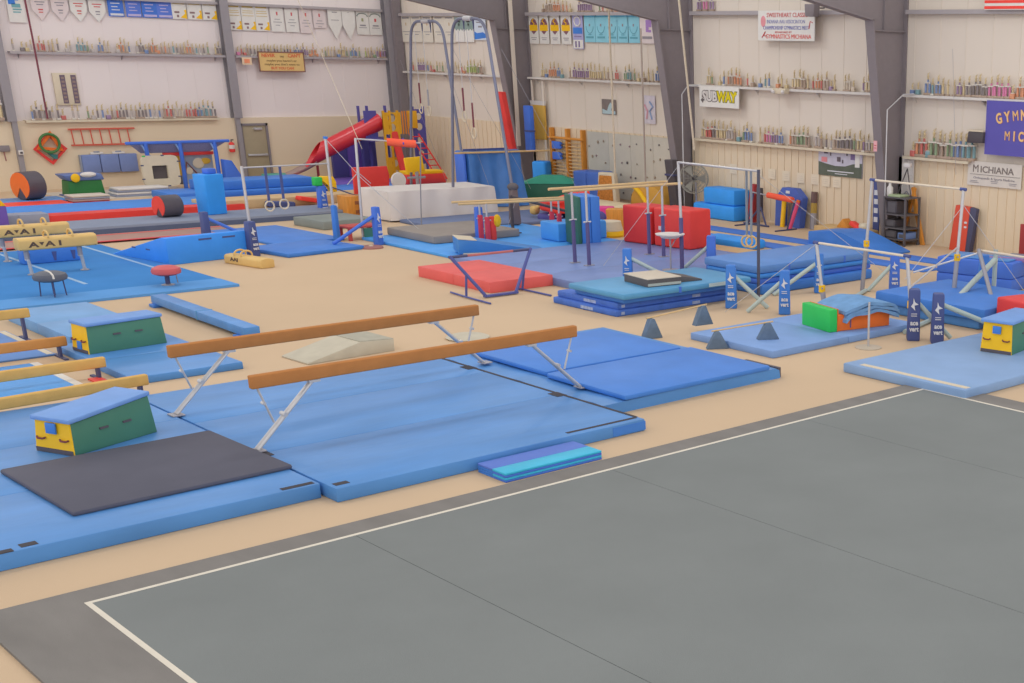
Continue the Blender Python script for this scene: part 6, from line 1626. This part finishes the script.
g = G(); g.lathe([(.102, .12), (.102, .26)], WHITEV, 14); g.tube([(0, 0, .36), (0, 0, .44), (.08, -.02, .44)], .025, BLACK, 6); g.obj('label_band', t)
g = G(); g.box(-.06, .08, -.08, .02, 0, .14, WHITEV, .01); g.box(-.03, .05, -.085, -.075, .03, .1, BLACK)
tag(g.obj('switch_box'), 'small white switch box on the left end-wall column', 'switch box', None, (14.6, YW - .33, 1.2))
# ropes
for lab, p0, p1, r, m in (('dark red climbing rope hanging before the left end of the end wall', (15.45, YW - .6, 7.5), (15.52, YW - .6, 2.35), .03, ROPER),
                          ('pale climbing rope hanging before the small photo poster', (26.5, 34.5, 7.0), (26.5, 34.5, 1.2), .03, ROPE),
                          ('grey climbing rope hanging left of the second gray column', (26.5, 32.98, 5.6), (26.5, 32.98, .9), .028, mat('rope_grey', (160, 146, 136), .9)),
                          ('tan rope slanting down along the second gray column', (25.0, 29.46, 6.6), (25.0, 28.9, 2.35), .03, ROPE),
                          ('thin pale cord slanting down to the foam-rolled high bar', (17.9, 37.0, 6.1), (17.5, 33.5, 2.35), .008, ROPE),
                          ('thin pale cable hanging beside the third gray column on the white wall', (28.55, 22.6, 5.2), (28.55, 22.3, 2.0), .006, GIRT)):
    a, b = Vector(p0), Vector(p1)
    g = G(); g.tube([(a - b), ((a - b) * .5 + Vector((.02, .02, 0))), (0, 0, 0)], r, m, 6)
    tag(g.obj('rope'), lab, 'rope', None, p1)

# ------------------------------------------------------------------ trophies
GOLD = mat('trophy_gold', (208, 188, 148), .4, .5, .08, 20, metal=.2)
MARB = paint('trophy_marble', (214, 206, 196), .35)
BASE = paint('trophy_brown', (172, 150, 134), .4)
def mute(c): return tuple(int(v * .64 + w * .36) for v, w in zip(c, (188, 172, 160)))
TC = {'r': ('red', (204, 76, 72)), 'o': ('orange', (222, 130, 84)), 'g': ('gold', (192, 156, 92)), 'b': ('blue', (86, 122, 190)), 't': ('teal', (88, 150, 166)), 'p': ('purple', (136, 106, 158)), 'n': ('brown', (130, 98, 84)), 'e': ('green', (112, 148, 104)), 's': ('silver', (182, 176, 176)), 'k': ('dark grey', (104, 98, 104)), 'm': ('pink', (222, 104, 168)), 'l': ('lime', (164, 192, 88)), 'w': ('cream', (214, 200, 176))}
FORM = {0: 'slim one-column trophy', 1: 'two-column trophy', 2: 'squat trophy'}
_TM = {}
def trophy_mesh(c, form):
    if (c, form) in _TM: return _TM[(c, form)]
    m = mat('trophy_' + TC[c][0].replace(' ', '_'), mute(TC[c][1]), .4, .4, .12, 25)
    g = G()
    def figure(z, s=1.0):
        g.lathe([(.012 * s, z), (.03 * s, z + .012), (.014 * s, z + .03), (.026 * s, z + .075 * s), (.012 * s, z + .1 * s)], GOLD, 8)
        g.ball((0, 0, z + .115 * s), .018 * s, GOLD, (1, 1, 1), 8, 5)
        g.tube([(0, 0, z + .085 * s), (.035 * s, 0, z + .15 * s)], .008, GOLD, 5)
    if form == 0:
        g.box(-.05, .05, -.04, .04, 0, .04, MARB if c in 'kbtps' else BASE, .004); g.lathe([(.026, .04), (.026, .24)], m, 8); g.box(-.035, .035, -.03, .03, .24, .255, GOLD); figure(.255)
    elif form == 1:
        g.box(-.085, .085, -.05, .05, 0, .05, BASE, .004)
        for x in (-.055, .055): g.lathe([(.028, .05), (.028, .25)], m, 8, (x, 0, 0))
        g.box(-.085, .085, -.045, .045, .25, .275, MARB); g.lathe([(.022, .275), (.022, .33)], m, 8); figure(.33, 1.1)
    else:
        g.box(-.055, .055, -.045, .045, 0, .11, m, .006); g.box(-.04, .04, -.03, .03, .11, .125, MARB); figure(.125, 1.15)
    _TM[(c, form)] = g.mesh('trophy')
    return _TM[(c, form)]
rt = random.Random(11)
FORMS = {'.': 0, "'": 1, ',': 2}
def run(w, a0, a1, z, d, code, where, scale=1.0):
    """CODE: colour letter + optional form mark (. slim, ' two-column, , squat) or - for a gap."""
    items = []
    i = 0
    while i < len(code):
        ch = code[i]
        if ch in '- ':
            items.append(None); i += 1; continue
        fm = 0
        if i + 1 < len(code) and code[i + 1] in FORMS:
            fm = FORMS[code[i + 1]]; i += 1
        items.append((ch, fm)); i += 1
    n = len(items)
    for k, it in enumerate(items):
        if it is None: continue
        c, fm = it
        a = a0 + (a1 - a0) * (k + .5) / n
        o = bpy.data.objects.new('trophy', trophy_mesh(c, fm)); COL.objects.link(o)
        s = scale * rt.uniform(.92, 1.1)
        dd = d + rt.uniform(-.03, .03)
        o.location = (a, YW - dd, z) if w == 'E' else (XW - dd, a, z)
        o.rotation_euler = (0, 0, 0 if w == 'E' else -PI / 2)
        o.scale = (s, s, s)
        lab = '%s %s on %s' % (TC[c][0], FORM[fm], where)
        o['label'] = lab; o['category'] = 'trophy'; o['group'] = lab.replace('trophy on', 'trophies on')
run('E', 14.95, 21.75, 4.475, .13, "s-k,g,s-r'r.n.g.k-s,s-t't'e.s,-b'w.w.-s,o'w'b.-s.k'b,n.o'o,n.o.n.t.k.n.g.o'n.t.s.k.e.-g.k'", 'the upper end-wall shelf left of the middle column')
run('E', 22.3, 28.2, 4.475, .13, "m,r.r,n.k.k.g.k.n.k.g.k.k.g.k.k.o.b.b'p.p'p.o,o'o,-w,e.g.w.n.b,g'g.e.t.b'b.e.-l.g.n.e,p.r.p'", 'the upper end-wall shelf right of the middle column')
run('E', 15.1, 21.2, 2.295, .26, "b.k's.k's.k.r,-s.s-e.s,k.b.p,n.r.k'k.s.n.k'k.b.s.b.n.r's.w'w.r.r'r.b't't'k'", 'the low ledge of the end wall', 1.2)
run('E', 13.75, 14.3, 2.295, .26, "t'g'", 'the low ledge at the far left behind the column', 2.0)
run('R', 50.6, 45.0, 4.005, .14, "r.r.-p'p'p'b.r.r,e.w.e.-s.n'w.w,r.o,l'l'l'e.n'-", 'the white shelf behind the ring frames')
run('R', 41.3, 37.0, 6.175, .1, "n,n'n'o'o'o.o.g,-p'p'p'p'-e.r.g.o.o,", 'the topmost girt above the banners', .95)
run('R', 41.5, 34.2, 4.005, .14, "g'b,o'o'b't,-n.p'p'p'p'g'g'g'g.n.n.r'-e't'e.g,n,g.g.b'g.w.g.", 'the white shelf above the climbing wall', 1.05)
run('R', 33.1, 32.2, 6.175, .1, "p'm'p'", 'the girt at the second gray column', 1.1)
run('R', 32.6, 25.1, 4.005, .14, "g'e.-g,b.o.n'o'o'-r.n,-b,t.b.-o,g.g,-g'g'n'g.r.o'r.n'p,g.-w.w'w,-p.g'g'g'g.", 'the white shelf behind the SUBWAY sign', 1.05)
run('R', 32.9, 25.4, 2.365, .12, "g'r'r'k'g'g's.s'n.t,e.b'b.-g.r.m'p'p.b'-o.n'e'e'n'-s'n.k.s.n'k'k'k'e.g'p.s'g'", 'the low ledge of the long wall', 1.15)
run('R', 24.2, 19.9, 4.005, .14, "b,t,-b't.b'g.g.g.p'g.k'k'k'k'm'm'm'm'o,o'o'o'o.", 'the white shelf above the purple banner', 1.1)
run('R', 24.1, 21.9, 2.365, .12, "r,o'r't,e'n'n'e'b'b't't'", 'the short low ledge beside the white banner', 1.45)
